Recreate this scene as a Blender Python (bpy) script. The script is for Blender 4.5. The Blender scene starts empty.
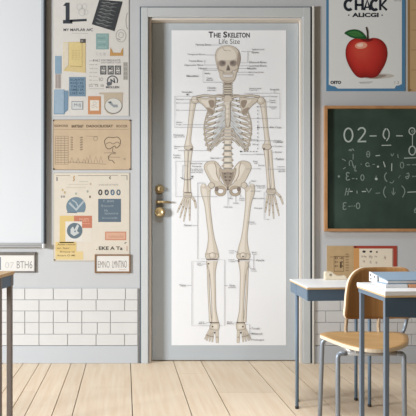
import bpy, bmesh, math, random
from mathutils import Vector, Matrix
from mathutils.geometry import tessellate_polygon
random.seed(7)
S = bpy.context.scene
COL = S.collection
D = 3.6           # camera distance from the wall
F = 576.0         # focal length in photo pixels
H = 0.894         # eye height
CX, CY = 208.0, 220.0

def P(px, py, d=D):
    return Vector(((px-CX)*d/F, d-D, H-(py-CY)*d/F))
def W(x, d, z):
    return Vector((x, d-D, z))

# ------------------------------------------------------------------ materials
def lin(c):
    c = c/255.0
    return c/12.92 if c <= 0.04045 else ((c+0.055)/1.055)**2.4
def rgb(c, k=1.0):
    return (lin(c[0])*k, lin(c[1])*k, lin(c[2])*k, 1)
_M = {}
def mat(name, c, rough=0.6, metal=0.0, var=0.0, scale=20.0, bump=0.0, spec=0.35):
    key = (name, tuple(c), rough, metal)
    if key in _M: return _M[key]
    m = bpy.data.materials.new(name); m.use_nodes = True
    nt = m.node_tree; b = nt.nodes['Principled BSDF']
    b.inputs['Base Color'].default_value = rgb(c)
    b.inputs['Roughness'].default_value = rough
    b.inputs['Metallic'].default_value = metal
    b.inputs['Specular IOR Level'].default_value = spec
    if var or bump:
        tc = nt.nodes.new('ShaderNodeTexCoord')
        n = nt.nodes.new('ShaderNodeTexNoise'); n.inputs['Scale'].default_value = scale
        n.inputs['Detail'].default_value = 5
        nt.links.new(tc.outputs['Object'], n.inputs['Vector'])
        if var:
            r = nt.nodes.new('ShaderNodeValToRGB')
            r.color_ramp.elements[0].position = 0.3; r.color_ramp.elements[1].position = 0.7
            r.color_ramp.elements[0].color = rgb(c, 1-var); r.color_ramp.elements[1].color = rgb(c, 1+var*0.6)
            nt.links.new(n.outputs['Fac'], r.inputs['Fac'])
            nt.links.new(r.outputs['Color'], b.inputs['Base Color'])
        if bump:
            bp = nt.nodes.new('ShaderNodeBump'); bp.inputs['Strength'].default_value = bump
            bp.inputs['Distance'].default_value = 0.002
            nt.links.new(n.outputs['Fac'], bp.inputs['Height'])
            nt.links.new(bp.outputs['Normal'], b.inputs['Normal'])
    _M[key] = m
    return m

def wood(name, c, dark, rot=0.0, stretch=(60, 2.0, 60), rough=0.5, tone=False):
    m = bpy.data.materials.new(name); m.use_nodes = True
    nt = m.node_tree; b = nt.nodes['Principled BSDF']; L = nt.links
    b.inputs['Roughness'].default_value = rough; b.inputs['Specular IOR Level'].default_value = 0.3
    tc = nt.nodes.new('ShaderNodeTexCoord')
    rt = nt.nodes.new('ShaderNodeMapping'); rt.inputs['Rotation'].default_value = (0, 0, rot)
    mp = nt.nodes.new('ShaderNodeMapping'); mp.inputs['Scale'].default_value = stretch
    L.new(tc.outputs['Object'], rt.inputs['Vector']); L.new(rt.outputs['Vector'], mp.inputs['Vector'])
    n = nt.nodes.new('ShaderNodeTexNoise'); n.inputs['Scale'].default_value = 1.0
    n.inputs['Detail'].default_value = 6; n.inputs['Roughness'].default_value = 0.6
    L.new(mp.outputs['Vector'], n.inputs['Vector'])
    r = nt.nodes.new('ShaderNodeValToRGB')
    r.color_ramp.elements[0].position = 0.25; r.color_ramp.elements[1].position = 0.65
    r.color_ramp.elements[0].color = rgb(dark); r.color_ramp.elements[1].color = rgb(c)
    L.new(n.outputs['Fac'], r.inputs['Fac'])
    out = r.outputs['Color']
    if tone:
        at = nt.nodes.new('ShaderNodeAttribute'); at.attribute_name = 'tone'
        mx = nt.nodes.new('ShaderNodeMix'); mx.data_type = 'RGBA'; mx.blend_type = 'MULTIPLY'
        mx.inputs[0].default_value = 1.0
        L.new(out, mx.inputs[6]); L.new(at.outputs['Color'], mx.inputs[7]); out = mx.outputs[2]
    L.new(out, b.inputs['Base Color'])
    bp = nt.nodes.new('ShaderNodeBump'); bp.inputs['Strength'].default_value = 0.08; bp.inputs['Distance'].default_value = 0.002
    L.new(n.outputs['Fac'], bp.inputs['Height']); L.new(bp.outputs['Normal'], b.inputs['Normal'])
    return m

# ------------------------------------------------------------------ objects
ORG = {}
def link(name, me, parent=None, origin=None):
    o = bpy.data.objects.new(name, me); COL.objects.link(o)
    if parent is not None:
        o.parent = parent; ORG[o] = ORG[parent]
    else:
        ORG[o] = Vector(origin) if origin is not None else Vector((0, 0, 0))
        o.location = ORG[o]
    return o
def obj(name, bm, mats, parent=None, origin=None, smooth=False):
    if not isinstance(mats, (list, tuple)): mats = [mats]
    me = bpy.data.meshes.new(name)
    if parent is None and origin is None and len(bm.verts):
        xs = [v.co for v in bm.verts]
        lo = Vector((min(v[i] for v in xs) for i in range(3))); hi = Vector((max(v[i] for v in xs) for i in range(3)))
        origin = Vector(((lo.x+hi.x)/2, (lo.y+hi.y)/2, lo.z))
    og = ORG[parent] if parent is not None else Vector(origin)
    for v in bm.verts: v.co -= og
    bm.to_mesh(me); bm.free()
    for m in mats: me.materials.append(m)
    if smooth:
        for p in me.polygons: p.use_smooth = True
    return link(name, me, parent, og)
def empty(name, loc, rz=0.0, local=False):
    o = bpy.data.objects.new(name, None); COL.objects.link(o)
    o.location = loc; o.rotation_euler = (0, 0, rz)
    o.empty_display_size = 0.1
    ORG[o] = Vector((0, 0, 0)) if local else Vector(loc)
    return o
def tag(o, label, cat, group=None):
    o['label'] = label; o['category'] = cat
    if group: o['group'] = group
    return o
def struct(o):
    o['kind'] = 'structure'; return o
def lab(o, s):
    o['label'] = s; return o

# ------------------------------------------------------------------ shapes
def box(bm, x0, x1, y0, y1, z0, z1, bevel=0.0, seg=2, mi=0):
    if x0 > x1: x0, x1 = x1, x0
    if y0 > y1: y0, y1 = y1, y0
    if z0 > z1: z0, z1 = z1, z0
    vs = [bm.verts.new((x, y, z)) for z in (z0, z1) for y in (y0, y1) for x in (x0, x1)]
    fs = [bm.faces.new([vs[i] for i in f]) for f in
          ((0, 2, 3, 1), (4, 5, 7, 6), (0, 1, 5, 4), (2, 6, 7, 3), (0, 4, 6, 2), (1, 3, 7, 5))]
    for f in fs: f.material_index = mi
    if bevel:
        es = list({e for f in fs for e in f.edges})
        r = bmesh.ops.bevel(bm, geom=es, offset=bevel, segments=seg, affect='EDGES', profile=0.5)
        for f in r['faces']: f.material_index = mi
    return fs
def pxbox(bm, px0, px1, py0, py1, front, back, d=D, **k):
    """box whose front outline is measured in the photo's pixels at distance d"""
    a, b = P(px0, py0, d), P(px1, py1, d)
    return box(bm, a.x, b.x, front, back, b.z, a.z, **k)
def prism(bm, pts, z0, z1, mi=0):
    """closed outline of (x, y) raised from z0 to z1"""
    a = [bm.verts.new((p[0], p[1], z0)) for p in pts]; b = [bm.verts.new((p[0], p[1], z1)) for p in pts]
    n = len(pts); fs = []
    fs.append(bm.faces.new(b)); fs.append(bm.faces.new(a[::-1]))
    for i in range(n):
        fs.append(bm.faces.new((a[i], a[(i+1) % n], b[(i+1) % n], b[i])))
    for f in fs: f.material_index = mi
    bmesh.ops.recalc_face_normals(bm, faces=fs)
    return fs
def round_path(pts, r, n=6):
    pts = [Vector(p) for p in pts]; out = [pts[0]]
    for i in range(1, len(pts)-1):
        a, b, c = pts[i-1], pts[i], pts[i+1]
        u = (a-b); v = (c-b); k = min(r, u.length*0.49, v.length*0.49)
        s, e = b+u.normalized()*k, b+v.normalized()*k
        for j in range(n+1):
            t = j/n
            out.append(s*(1-t)**2 + b*2*t*(1-t) + e*t*t)
    out.append(pts[-1]); return out
def tube(bm, pts, r, n=12, cap=True):
    pts = [Vector(p) for p in pts]
    t0 = (pts[1]-pts[0]).normalized()
    up = Vector((0, 0, 1)) if abs(t0.z) < 0.9 else Vector((1, 0, 0))
    nrm = (up - t0*up.dot(t0)).normalized(); prev = t0; rings = []
    for i, p in enumerate(pts):
        t = ((pts[min(i+1, len(pts)-1)]-pts[max(i-1, 0)])).normalized()
        q = prev.rotation_difference(t); nrm = q @ nrm; prev = t
        bn = t.cross(nrm)
        rr = r[i] if isinstance(r, (list, tuple)) else r
        rings.append([bm.verts.new(p + (nrm*math.cos(2*math.pi*k/n)+bn*math.sin(2*math.pi*k/n))*rr) for k in range(n)])
    fs = []
    for a, b in zip(rings, rings[1:]):
        for k in range(n):
            fs.append(bm.faces.new((a[k], a[(k+1) % n], b[(k+1) % n], b[k])))
    if cap:
        fs.append(bm.faces.new(rings[0][::-1])); fs.append(bm.faces.new(rings[-1]))
    for f in fs: f.smooth = True
    return fs
def lathe(bm, prof, c, axis='y', n=24):
    """profile of (radius, along) turned round an axis through c"""
    rings = []
    for r, h in prof:
        ring = []
        for k in range(n):
            a = 2*math.pi*k/n
            if axis == 'y': v = Vector((r*math.cos(a), h, r*math.sin(a)))
            elif axis == 'x': v = Vector((h, r*math.cos(a), r*math.sin(a)))
            else: v = Vector((r*math.cos(a), r*math.sin(a), h))
            ring.append(bm.verts.new(Vector(c)+v))
        rings.append(ring)
    fs = []
    for a, b in zip(rings, rings[1:]):
        for k in range(n): fs.append(bm.faces.new((a[k], a[(k+1) % n], b[(k+1) % n], b[k])))
    fs.append(bm.faces.new(rings[0])); fs.append(bm.faces.new(rings[-1]))
    for f in fs: f.smooth = True
    bmesh.ops.recalc_face_normals(bm, faces=fs)
def catmull(pts, n=6, closed=True):
    out = []; m = len(pts); rng = m if closed else m-1
    for i in range(rng):
        g = (lambda j: pts[j % m]) if closed else (lambda j: pts[max(0, min(m-1, j))])
        p0, p1, p2, p3 = g(i-1), g(i), g(i+1), g(i+2)
        for k in range(n):
            t = k/n
            out.append(tuple(0.5*((2*p1[a])+(-p0[a]+p2[a])*t+(2*p0[a]-5*p1[a]+4*p2[a]-p3[a])*t*t+(-p0[a]+3*p1[a]-3*p2[a]+p3[a])*t**3) for a in range(len(p1))))
    if not closed: out.append(tuple(pts[-1]))
    return out
def plate(bm, outline, place, thick, rings=7, face_mi=0, edge_mi=1):
    """sheet over a convex outline, place(u, v, side) puts a point of either face"""
    cu = sum(p[0] for p in outline)/len(outline); cv = sum(p[1] for p in outline)/len(outline)
    n = len(outline); sides = []
    for s in (0, 1):
        R = []
        for k in range(rings):
            f = 1-k/rings
            R.append([bm.verts.new(place(cu+(u-cu)*f, cv+(v-cv)*f, s)) for u, v in outline])
        c = bm.verts.new(place(cu, cv, s))
        for a, b in zip(R, R[1:]):
            for i in range(n):
                f = bm.faces.new((a[i], a[(i+1) % n], b[(i+1) % n], b[i])); f.material_index = face_mi; f.smooth = True
        for i in range(n):
            f = bm.faces.new((R[-1][i], R[-1][(i+1) % n], c)); f.material_index = face_mi; f.smooth = True
        sides.append(R[0])
    for i in range(n):
        f = bm.faces.new((sides[0][i], sides[0][(i+1) % n], sides[1][(i+1) % n], sides[1][i])); f.material_index = edge_mi
    bmesh.ops.recalc_face_normals(bm, faces=bm.faces[:])

# ------------------------------------------------------------------ print on paper
_TXT = {}
def glyphs(body, bold):
    k = (body, bold)
    if k in _TXT: return _TXT[k]
    cu = bpy.data.curves.new('lettering', 'FONT'); cu.body = body; cu.size = 1.0; cu.resolution_u = 3; cu.offset = bold
    o = bpy.data.objects.new('lettering', cu); COL.objects.link(o)
    dg = bpy.context.evaluated_depsgraph_get(); dg.update()
    me = bpy.data.meshes.new_from_object(o.evaluated_get(dg))
    vs = [(v.co.x, v.co.y) for v in me.vertices]; fs = [tuple(p.vertices) for p in me.polygons]
    bpy.data.objects.remove(o); bpy.data.curves.remove(cu); bpy.data.meshes.remove(me)
    _TXT[k] = (vs, fs); return _TXT[k]
def worn(c, k):
    """old faded ink: a little greyer"""
    g = 0.3*c[0]+0.55*c[1]+0.15*c[2]
    return tuple(int(round((v+(g-v)*k)*(1-0.25*k))) for v in c)
class Print:
    """ink on one flat sheet; coordinates are the photo's pixels on the sheet's plane"""
    def __init__(self, d, pitch=0.00022, worn=0.0):
        self.worn = worn; self.d = d; self.bm = bmesh.new(); self.mats = []; self.idx = {}; self.pitch = pitch
    def mi(self, c):
        c = worn(c, self.worn)
        if c not in self.idx:
            self.idx[c] = len(self.mats); self.mats.append(mat('ink', c, rough=0.8, spec=0.1))
        return self.idx[c]
    def v(self, x, y, layer):
        p = P(x, y, self.d); p.y -= self.pitch*(layer+1); return self.bm.verts.new(p)
    def poly(self, pts, c, layer=0):
        tris = tessellate_polygon([[Vector((p[0], p[1], 0)) for p in pts]])
        vs = [self.v(p[0], p[1], layer) for p in pts]; m = self.mi(c)
        for t in tris:
            try:
                f = self.bm.faces.new([vs[i] for i in t]); f.material_index = m
            except ValueError: pass
    def rect(self, x0, x1, y0, y1, c, layer=0):
        self.poly([(x0, y0), (x1, y0), (x1, y1), (x0, y1)], c, layer)
    def ell(self, x, y, rx, ry, c, layer=0, n=28, a0=0, a1=360):
        pts = [(x+rx*math.cos(math.radians(a0+(a1-a0)*i/n)), y+ry*math.sin(math.radians(a0+(a1-a0)*i/n))) for i in range(n+(a1-a0 < 360))]
        self.poly(pts, c, layer)
    def stroke(self, pts, w, c, layer=0, closed=False):
        n = len(pts); m = self.mi(c); L = []; R = []
        for i in range(n):
            a = pts[(i-1) % n] if closed or i else pts[0]; b = pts[(i+1) % n] if closed or i < n-1 else pts[-1]
            dx, dy = b[0]-a[0], b[1]-a[1]; q = math.hypot(dx, dy) or 1
            ww = (w[i] if isinstance(w, (list, tuple)) else w)/2
            L.append(self.v(pts[i][0]-dy/q*ww, pts[i][1]+dx/q*ww, layer)); R.append(self.v(pts[i][0]+dy/q*ww, pts[i][1]-dx/q*ww, layer))
        for i in range(n if closed else n-1):
            j = (i+1) % n
            f = self.bm.faces.new((L[i], L[j], R[j], R[i])); f.material_index = m
    def line(self, x0, y0, x1, y1, c, w=0.5, layer=0):
        self.stroke([(x0, y0), (x1, y1)], w, c, layer)
    def ring(self, x, y, rx, ry, w, c, layer=0, n=28, a0=0, a1=360):
        cl = a1-a0 >= 360
        pts = [(x+rx*math.cos(math.radians(a0+(a1-a0)*i/n)), y+ry*math.sin(math.radians(a0+(a1-a0)*i/n))) for i in range(n if cl else n+1)]
        self.stroke(pts, w, c, layer, cl)
    def frame(self, x0, x1, y0, y1, w, c, layer=0):
        self.rect(x0, x1, y0, y0+w, c, layer); self.rect(x0, x1, y1-w, y1, c, layer)
        self.rect(x0, x0+w, y0+w, y1-w, c, layer); self.rect(x1-w, x1, y0+w, y1-w, c, layer)
    def text(self, body, x0, x1, y0, y1, c, layer=0, bold=0.0, rot=0.0):
        vs, fs = glyphs(body, bold)
        if not vs: return
        ax, bx = min(p[0] for p in vs), max(p[0] for p in vs); ay, by = min(p[1] for p in vs), max(p[1] for p in vs)
        m = self.mi(c); cx, cy = (x0+x1)/2, (y0+y1)/2; co, si = math.cos(math.radians(rot)), math.sin(math.radians(rot))
        nv = []
        for p in vs:
            X = x0+(p[0]-ax)/(bx-ax)*(x1-x0)-cx; Y = y1-(p[1]-ay)/(by-ay)*(y1-y0)-cy
            nv.append(self.v(cx+X*co-Y*si, cy+X*si+Y*co, layer))
        for f in fs:
            try:
                q = self.bm.faces.new([nv[i] for i in f]); q.material_index = m
            except ValueError: pass
    def build(self, name, parent):
        bmesh.ops.recalc_face_normals(self.bm, faces=self.bm.faces[:])
        for f in self.bm.faces:
            if f.normal.y > 0: f.normal_flip()
        return obj(name, self.bm, self.mats, parent)
def sheet(name, px0, px1, py0, py1, m, d=D, thick=0.003, parent=None):
    """a sheet of paper whose back touches the plane at distance d"""
    bm = bmesh.new(); f = d-D
    pxbox(bm, px0, px1, py0, py1, f-thick, f, d)
    return obj(name, bm, m, parent)
def pins(parent, spots, d):
    for x, y in spots:
        bm = bmesh.new(); c = P(x, y, d)
        lathe(bm, [(0.0035, 0), (0.0042, -0.002), (0.003, -0.005)], c, 'y', 12)
        obj('pin', bm, mat('pin_metal', (60, 58, 60), 0.4, 0.6), parent)

# ================================================================== the setting
wall_m = mat('wall_paint', (188, 191, 194), 0.85, var=0.03, scale=3, bump=0.05)
trim_m = mat('trim_paint', (196, 201, 203), 0.45, var=0.02, scale=6)
bead_m = mat('bead_paint', (214, 212, 206), 0.4)
door_m = mat('door_paint', (182, 190, 196), 0.5, var=0.02, scale=4)
tile_m = mat('white_tile', (208, 209, 210), 0.28, var=0.02, scale=9)
grout_m = mat('grout', (172, 174, 176), 0.9)
base_m = mat('baseboard_paint', (188, 193, 199), 0.5)

REC = 0.050                                  # how deep the door sits behind the wall face
OL, OR, OT = 149.6, 301.6, 18.6              # opening in photo pixels
xl, xr, zt = P(OL, 0).x, P(OR, 0).x, P(0, OT).z
bm = bmesh.new()
box(bm, -2.6, xl, 0, 0.12, 0, 2.75); box(bm, xr, 2.6, 0, 0.12, 0, 2.75); box(bm, xl, xr, 0, 0.12, zt, 2.75)
struct(obj('wall_back', bm, wall_m))

# floor boards run a few degrees off the view axis
seams = [-150, -128, -104, -84, -62, -40, -19, 3, 23.4, 39.4, 51.6, 71.3, 86.3, 130.5, 174, 202, 250, 283, 323, 343, 368, 396, 424, 452, 484, 512, 545, 580, 610]
xs = [P(s, 0).x for s in seams]
while xs[0] > -3.2: xs.insert(0, xs[0]-0.16)
while xs[-1] < 3.2: xs.append(xs[-1]+0.17)
SL = 0.144
bm = bmesh.new()
tone = bm.loops.layers.color.new('tone')
rnd = random.Random(11)
def board(x0, x1, d0, d1, k):
    g = 0.0022
    q = []
    for d, x in ((d0, x0+g), (d0, x1-g), (d1, x1-g), (d1, x0+g)):
        q.append((x+SL*(D-d), d-D))
    fs = prism(bm, q, -0.02, 0.0)
    for f in fs:
        for l in f.loops: l[tone] = (k, k, k, 1)
for a, b in zip(xs, xs[1:]):
    d = -0.3-rnd.random()*1.2
    while d < 3.72:
        e = min(d+rnd.uniform(1.3, 2.2), 3.72)
        if 3.72-e < 0.3: e = 3.72
        kk = rnd.uniform(0.955, 1.0)
        board(a, b, d, e-0.0015, kk); d = e
fs = box(bm, -3.0, 3.0, -3.6, 0.12, -0.04, -0.012, mi=1)
struct(obj('floor', bm, [wood('floor_boards', (238, 221, 198), (226, 202, 172), rot=math.radians(-8.2), stretch=(38, 2.2, 38), rough=0.55, tone=True), mat('board_gap', (70, 52, 40), 0.9)], origin=(0, -1.5, 0)))

# tiled wainscot and baseboards
rows = [(288.3, 299.3), (299.9, 310.4), (311.0, 321.9), (322.5, 333.6), (334.2, 345.0)]
def wainscot(name, pa, pb, joints):
    bm = bmesh.new()
    pxbox(bm, pa, pb, 288, 345.4, -0.006, 0, mi=1)
    for (y0, y1), js in zip(rows, joints):
        e = [pa-0.4]+[j for j in js if pa < j < pb]+[pb+0.4]
        for a, b in zip(e, e[1:]):
            pxbox(bm, a+0.33, b-0.33, y0, y1, -0.011, -0.005, bevel=0.0012, seg=1, mi=0)
    return struct(obj(name, bm, [tile_m, grout_m]))
full = [25.4+28.45*k for k in range(-6, 20)]
half = [39.6+28.45*k for k in range(-6, 20)]
mixd = sorted(full[:]+[39.6, 68.2])
wainscot('trim_1', -170, 137.6, [full[:9]+[97.7, 125.8], half, mixd, sorted(full+[39.6, 97.7]), half])
fr = [325.6+28.6*k for k in range(0, 8)]; hr = [340+28.6*k for k in range(0, 8)]
wainscot('trim_2', 314.6, 560, [fr, hr, fr, hr, fr])
for nm, a, b in (('baseboard_left', -170, 138.2), ('baseboard_right', 314.4, 560)):
    bm = bmesh.new(); p0, p1 = P(a, 345.6), P(b, 363)
    box(bm, p0.x, p1.x, -0.013, 0, 0, p0.z, bevel=0.003)
    struct(obj(nm, bm, base_m))

# door casing: flat boards, an outer bead set off by a groove, and the lining of the opening
bm = bmesh.new()
zc = P(0, 8.2).z; zh = P(0, 17.6).z
a0, a1 = P(141.6, 0).x, P(148.4, 0).x
b0, b1 = P(302.4, 0).x, P(310.0, 0).x
box(bm, a0, a1, -0.018, 0, 0, zc, bevel=0.003); box(bm, b0, b1, -0.018, 0, 0, zc, bevel=0.003)
box(bm, a1-0.002, b0+0.002, -0.0175, 0, zh, zc-0.0005, bevel=0.003)
struct(obj('trim_3', bm, trim_m))
bm = bmesh.new()
zb = P(0, 6.9).z
box(bm, P(312.0, 0).x, P(313.8, 0).x, -0.024, 0, 0, zb, bevel=0.002)
struct(obj('trim_4', bm, bead_m))
bm = bmesh.new()
dk = mat('groove_shade', (92, 100, 108), 0.7)  # dark strips stand in for the shade inside the casing grooves
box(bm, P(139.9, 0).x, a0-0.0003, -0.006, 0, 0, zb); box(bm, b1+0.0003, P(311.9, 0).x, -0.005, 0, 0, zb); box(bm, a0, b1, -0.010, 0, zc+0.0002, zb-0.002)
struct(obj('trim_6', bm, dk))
bm = bmesh.new()
j = 0.009
box(bm, xl-0.001, xl+j, -0.003, REC+0.035, 0, zt); box(bm, xr-j, xr+0.001, -0.003, REC+0.035, 0, zt); box(bm, xl+j, xr-j, -0.003, REC+0.035, zt-j, zt+0.001)
struct(obj('trim_5', bm, mat('lining_paint', (214, 206, 196), 0.45)))

# door
bm = bmesh.new()
box(bm, xl+j+0.002, xr-j-0.002, REC, REC+0.04, 0.006, zt-j-0.002, bevel=0.002)
door = struct(obj('door_1', bm, door_m))
dd = D+REC
brass = mat('aged_brass', (186, 164, 122), 0.35, 0.45, var=0.12, scale=90)
dark_metal = mat('grey_lock_metal', (138, 138, 138), 0.45, 0.1)
bm = bmesh.new(); c = P(159.6, 189, dd)
lathe(bm, [(0.024, 0), (0.029, -0.004), (0.027, -0.010), (0.018, -0.014), (0.016, -0.022), (0.010, -0.026), (0.003, -0.027)], c)
k = obj('deadbolt', bm, brass, door); lab(k, 'round brass deadbolt')
bm = bmesh.new(); box(bm, c.x-0.003, c.x+0.003, c.y-0.034, c.y-0.026, c.z-0.012, c.z+0.012, bevel=0.002)
obj('thumb_turn', bm, brass, k)
bm = bmesh.new(); pxbox(bm, 156.6, 162.4, 193.5, 209, REC-0.006, REC, dd, bevel=0.002); obj('lock_plate', bm, dark_metal, door)
bm = bmesh.new(); c2 = P(157.2, 202, dd)
lathe(bm, [(0.010, 0), (0.010, -0.016), (0.008, -0.020)], c2)
tube(bm, [c2+Vector((-0.004, -0.017, 0)), c2+Vector((0.03, -0.019, 0)), P(170.8, 202.2, dd)+Vector((0, -0.017, 0))], [0.0105, 0.0085, 0.006])
lab(obj('door_lever', bm, brass, door), 'brass door lever')
bm = bmesh.new(); c3 = P(160.0, 212, dd)
lathe(bm, [(0.028, 0), (0.034, -0.004), (0.033, -0.010), (0.026, -0.014), (0.026, -0.024), (0.029, -0.030), (0.027, -0.036), (0.021, -0.037), (0.018, -0.033), (0.003, -0.032)], c3)
lab(obj('door_knob', bm, brass, door), 'round brass door knob')

# ================================================================== left side of the wall
# whiteboard
wb = sheet('whiteboard', -120, 45.0, -60, 243, mat('whiteboard_enamel', (207, 211, 216), 0.3, spec=0.4), thick=0.022)
tag(wb, 'large blank whiteboard with a dark aluminium edge, left of the pinned posters', 'whiteboard')
alu_d = mat('dark_aluminium', (62, 66, 72), 0.45, 0.2); alu = mat('pale_aluminium', (205, 208, 212), 0.35, 0.3)
bm = bmesh.new(); pxbox(bm, 44.6, 46.4, -60, 243.5, -0.026, 0, bevel=0.001); pxbox(bm, -121.6, -119.8, -60, 243.5, -0.026, 0, bevel=0.001)
pxbox(bm, -121.6, 46.4, -61.6, -59.8, -0.026, 0, bevel=0.001); lab(obj('side_frame', bm, alu_d, wb), 'dark aluminium frame')
bm = bmesh.new(); pxbox(bm, 42.3, 44.6, -59.5, 242.5, -0.0245, 0); obj('frame_lip', bm, mat('grey_lip', (172, 182, 190), 0.4, 0.1), wb)
bm = bmesh.new(); pxbox(bm, -121, 45.4, 242.6, 245.4, -0.030, 0, bevel=0.0015); pxbox(bm, -121, 45.2, 245.4, 247.2, -0.036, 0, bevel=0.002)
lab(obj('marker_tray', bm, mat('tray_aluminium', (176, 178, 180), 0.35, 0.4), wb), 'pale aluminium tray rail')
bm = bmesh.new(); pxbox(bm, 43.8, 46.2, 243.4, 248.2, -0.038, 0, bevel=0.003); lab(obj('tray_end_cap', bm, alu, wb), 'bright end cap')

# collage poster
paper = mat('cream_paper', (204, 202, 198), 0.85, var=0.03, scale=25)
INK = (66, 70, 76); GREY = (142, 142, 140)
cp = sheet('collage_poster', 52.6, 129.0, -16, 116.4, paper)
tag(cp, 'tall pale collage poster with black numeral 1, yellow note and tilted black card', 'poster')
DP = D-0.003; FADE = 0.26
p = Print(DP, worn=FADE)
p.frame(52.6, 129.0, -16, 116.4, 0.6, (188, 190, 190))
p.rect(65.6, 69.6, 2.6, 20.5, (64, 70, 78), 1); p.poly([(63, 5.8), (65.8, 2.6), (65.8, 6)], (64, 70, 78), 1); p.rect(63, 72.4, 20, 23.6, (64, 70, 78), 1)
p.poly([(70, 19.6), (86.6, 18.8), (86.8, 21.2), (70, 22)], (64, 70, 78), 1)
p.text('MY MAPLAR A/C', 63.5, 93, 28.4, 31.2, (84, 88, 92), 1, 0.02)
p.line(72, 33.2, 88, 33.4, (170, 170, 168), 0.4, 1)
for x, y, r in ((79.5, 7, 2.6), (84.5, 6.5, 2.4), (82, 12, 3.2), (86, 12.5, 2)): p.ring(x, y, r, r*1.2, 0.4, (188, 190, 190), 1)
p.ring(121, 35.8, 5, 6.2, 0.6, (168, 166, 160), 1); p.ring(121, 35, 2.4, 2.8, 0.5, (168, 166, 160), 1); p.line(117.5, 38.5, 120.5, 40, (150, 148, 142), 0.8, 1)
p.ring(128, 21, 2, 8, 0.7, (165, 164, 160), 1, a0=90, a1=270)
p.line(88.5, 30, 92.5, 28.4, (120, 120, 118), 0.6, 1)
rr = random.Random(3)
for yy in (52.6, 54.2): p.text('* = V .', 96, 108, yy, yy+1.4, (150, 150, 148), 1)
p.text('RULS EXORILKATE', 93, 120.5, 59.3, 61.4, (120, 122, 124), 1); p.text('ARO FERRUE TOIM', 101, 120.5, 61.9, 63.4, (140, 142, 142), 1)
for i, gx in enumerate((100.2, 107.6, 114.8)):
    p.frame(gx, gx+6.2, 65.6, 74.6, 1.1, (96, 100, 104), 1)
    p.text(('RE', 'MS', 'SO')[i], gx+1.4, gx+4.9, 66.8, 70, (84, 88, 92), 1, 0.03); p.text(('EH', 'AE', 'CV')[i], gx+1.4, gx+4.9, 71, 73.7, (84, 88, 92), 1, 0.03)
p.ring(112.5, 80.6, 5.0, 4.6, 1.1, (92, 96, 102), 1, a0=150, a1=390); p.text('N', 110.5, 115, 78.5, 83.5, (92, 98, 108), 1, 0.05, -12)
p.poly([(106.4, 83), (110, 81.5), (112, 85), (107.5, 86)], (104, 110, 118), 1); p.text('MIOLUEN', 106, 119.2, 86, 88.4, (86, 90, 94), 1, 0.03)
for k in range(7):
    yy = 60+k*3.9; p.text(rr.choice(('lle oru', 'ima le', 'vel oa', 'sil nat')), 89.4, 97.4, yy, yy+1.3, (170, 166, 158), 1)
p.text('LG  TE  EB', 89, 104, 84.4, 86.8, (134, 134, 132), 1); p.text('EO', 99, 103, 77.6, 81, (124, 124, 124), 1)
p.line(89, 88.8, 104, 88.8, (160, 160, 156), 0.4, 1)
p.rect(123.2, 127.8, 62, 80, (186, 183, 174), 1)
for yy in (63, 67.5, 72, 76): p.text('EII', 124, 127, yy, yy+3, (130, 128, 122), 2)
p.build('printed_lettering', cp)
def card(name, parent, d, pts, c, label=None, ink=None, thick=0.0012, layer0=0.0):
    """a flat piece of card with its own thickness stuck on a sheet"""
    bm = bmesh.new(); q = [P(x, y, d) for x, y in pts]
    a = [bm.verts.new((v.x, d-D-layer0, v.z)) for v in q]; b = [bm.verts.new((v.x, d-D-layer0-thick, v.z)) for v in q]
    n = len(q); bm.faces.new(a); bm.faces.new(b)
    for i in range(n): bm.faces.new((a[i], a[(i+1) % n], b[(i+1) % n], b[i]))
    bmesh.ops.recalc_face_normals(bm, faces=bm.faces[:])
    o = obj(name, bm, mat(name+'_card', worn(c, FADE), 0.8, var=0.05, scale=60), parent)
    if label: lab(o, label)
    if ink:
        pr = Print(d-thick-layer0, worn=FADE); ink(pr); pr.build('print', o)
    return o
def R4(x0, x1, y0, y1): return [(x0, y0), (x1, y0), (x1, y1), (x0, y1)]
def ink_black(pr):
    for k in range(7):
        t = (k+0.7)/7.6
        a = (99.4-7.6*t, -0.5+24.8*t); b = (122.6-8.1*t, 1.6+29.8*t)
        L = lambda f: (a[0]+(b[0]-a[0])*f, a[1]+(b[1]-a[1])*f)
        pts = [L(0.12+0.1*i) for i in range(8)]
        pr.stroke([(x, y+0.5*math.sin(i*1.7+k)) for i, (x, y) in enumerate(pts)], [0.7, 1.5, 0.9, 1.3, 0.8, 1.3, 0.6, 0.4], (118, 122, 124), 0)
        pr.stroke([(x, y+1.6) for x, y in pts[1:6]], 0.4, (108, 112, 114), 0)
card('black_text_card', cp, DP, [(99.4, -0.5), (122.6, 1.6), (114.5, 31.2), (91.8, 24.3)], (58, 62, 66), 'tilted black card with pale lines', ink_black)
def ink_teal(pr):
    for k, yy in enumerate((35, 37.6, 41, 44, 46.5)): pr.text(('EALIS R', 'MTURCO', 'AFER', 'IOLTE', 'ARVE')[k], 97.6, 106.5-k % 2, yy, yy+1.4, (98, 150, 152) if k % 2 else (176, 204, 202), 0)
card('teal_card', cp, DP, R4(96, 108.6, 33.5, 49.4), (134, 176, 174), 'small teal card', ink_teal)
card('folder_sheet', cp, DP, [(63.6, 42.4), (85.6, 41.6), (85.6, 72.8), (63.4, 71)], (222, 196, 128), 'yellow folder sheet')
def ink_y(pr):
    for k in range(6): pr.text('laer ion  se', 72, 79.8, 50+k*1.7, 51+k*1.7, (190, 160, 96), 0)
    pr.line(70, 66, 81.6, 66.6, (168, 138, 76), 0.5, 0)
card('yellow_note', cp, DP, [(69, 43), (82, 42.4), (82, 66.6), (69, 66)], (228, 202, 126), 'brighter yellow note', ink_y, layer0=0.0012)
card('folder_flap', cp, DP, [(64.2, 43), (68.6, 42.8), (68.6, 65), (64, 70)], (222, 212, 190), 'cream flap', layer0=0.0012)
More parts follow.
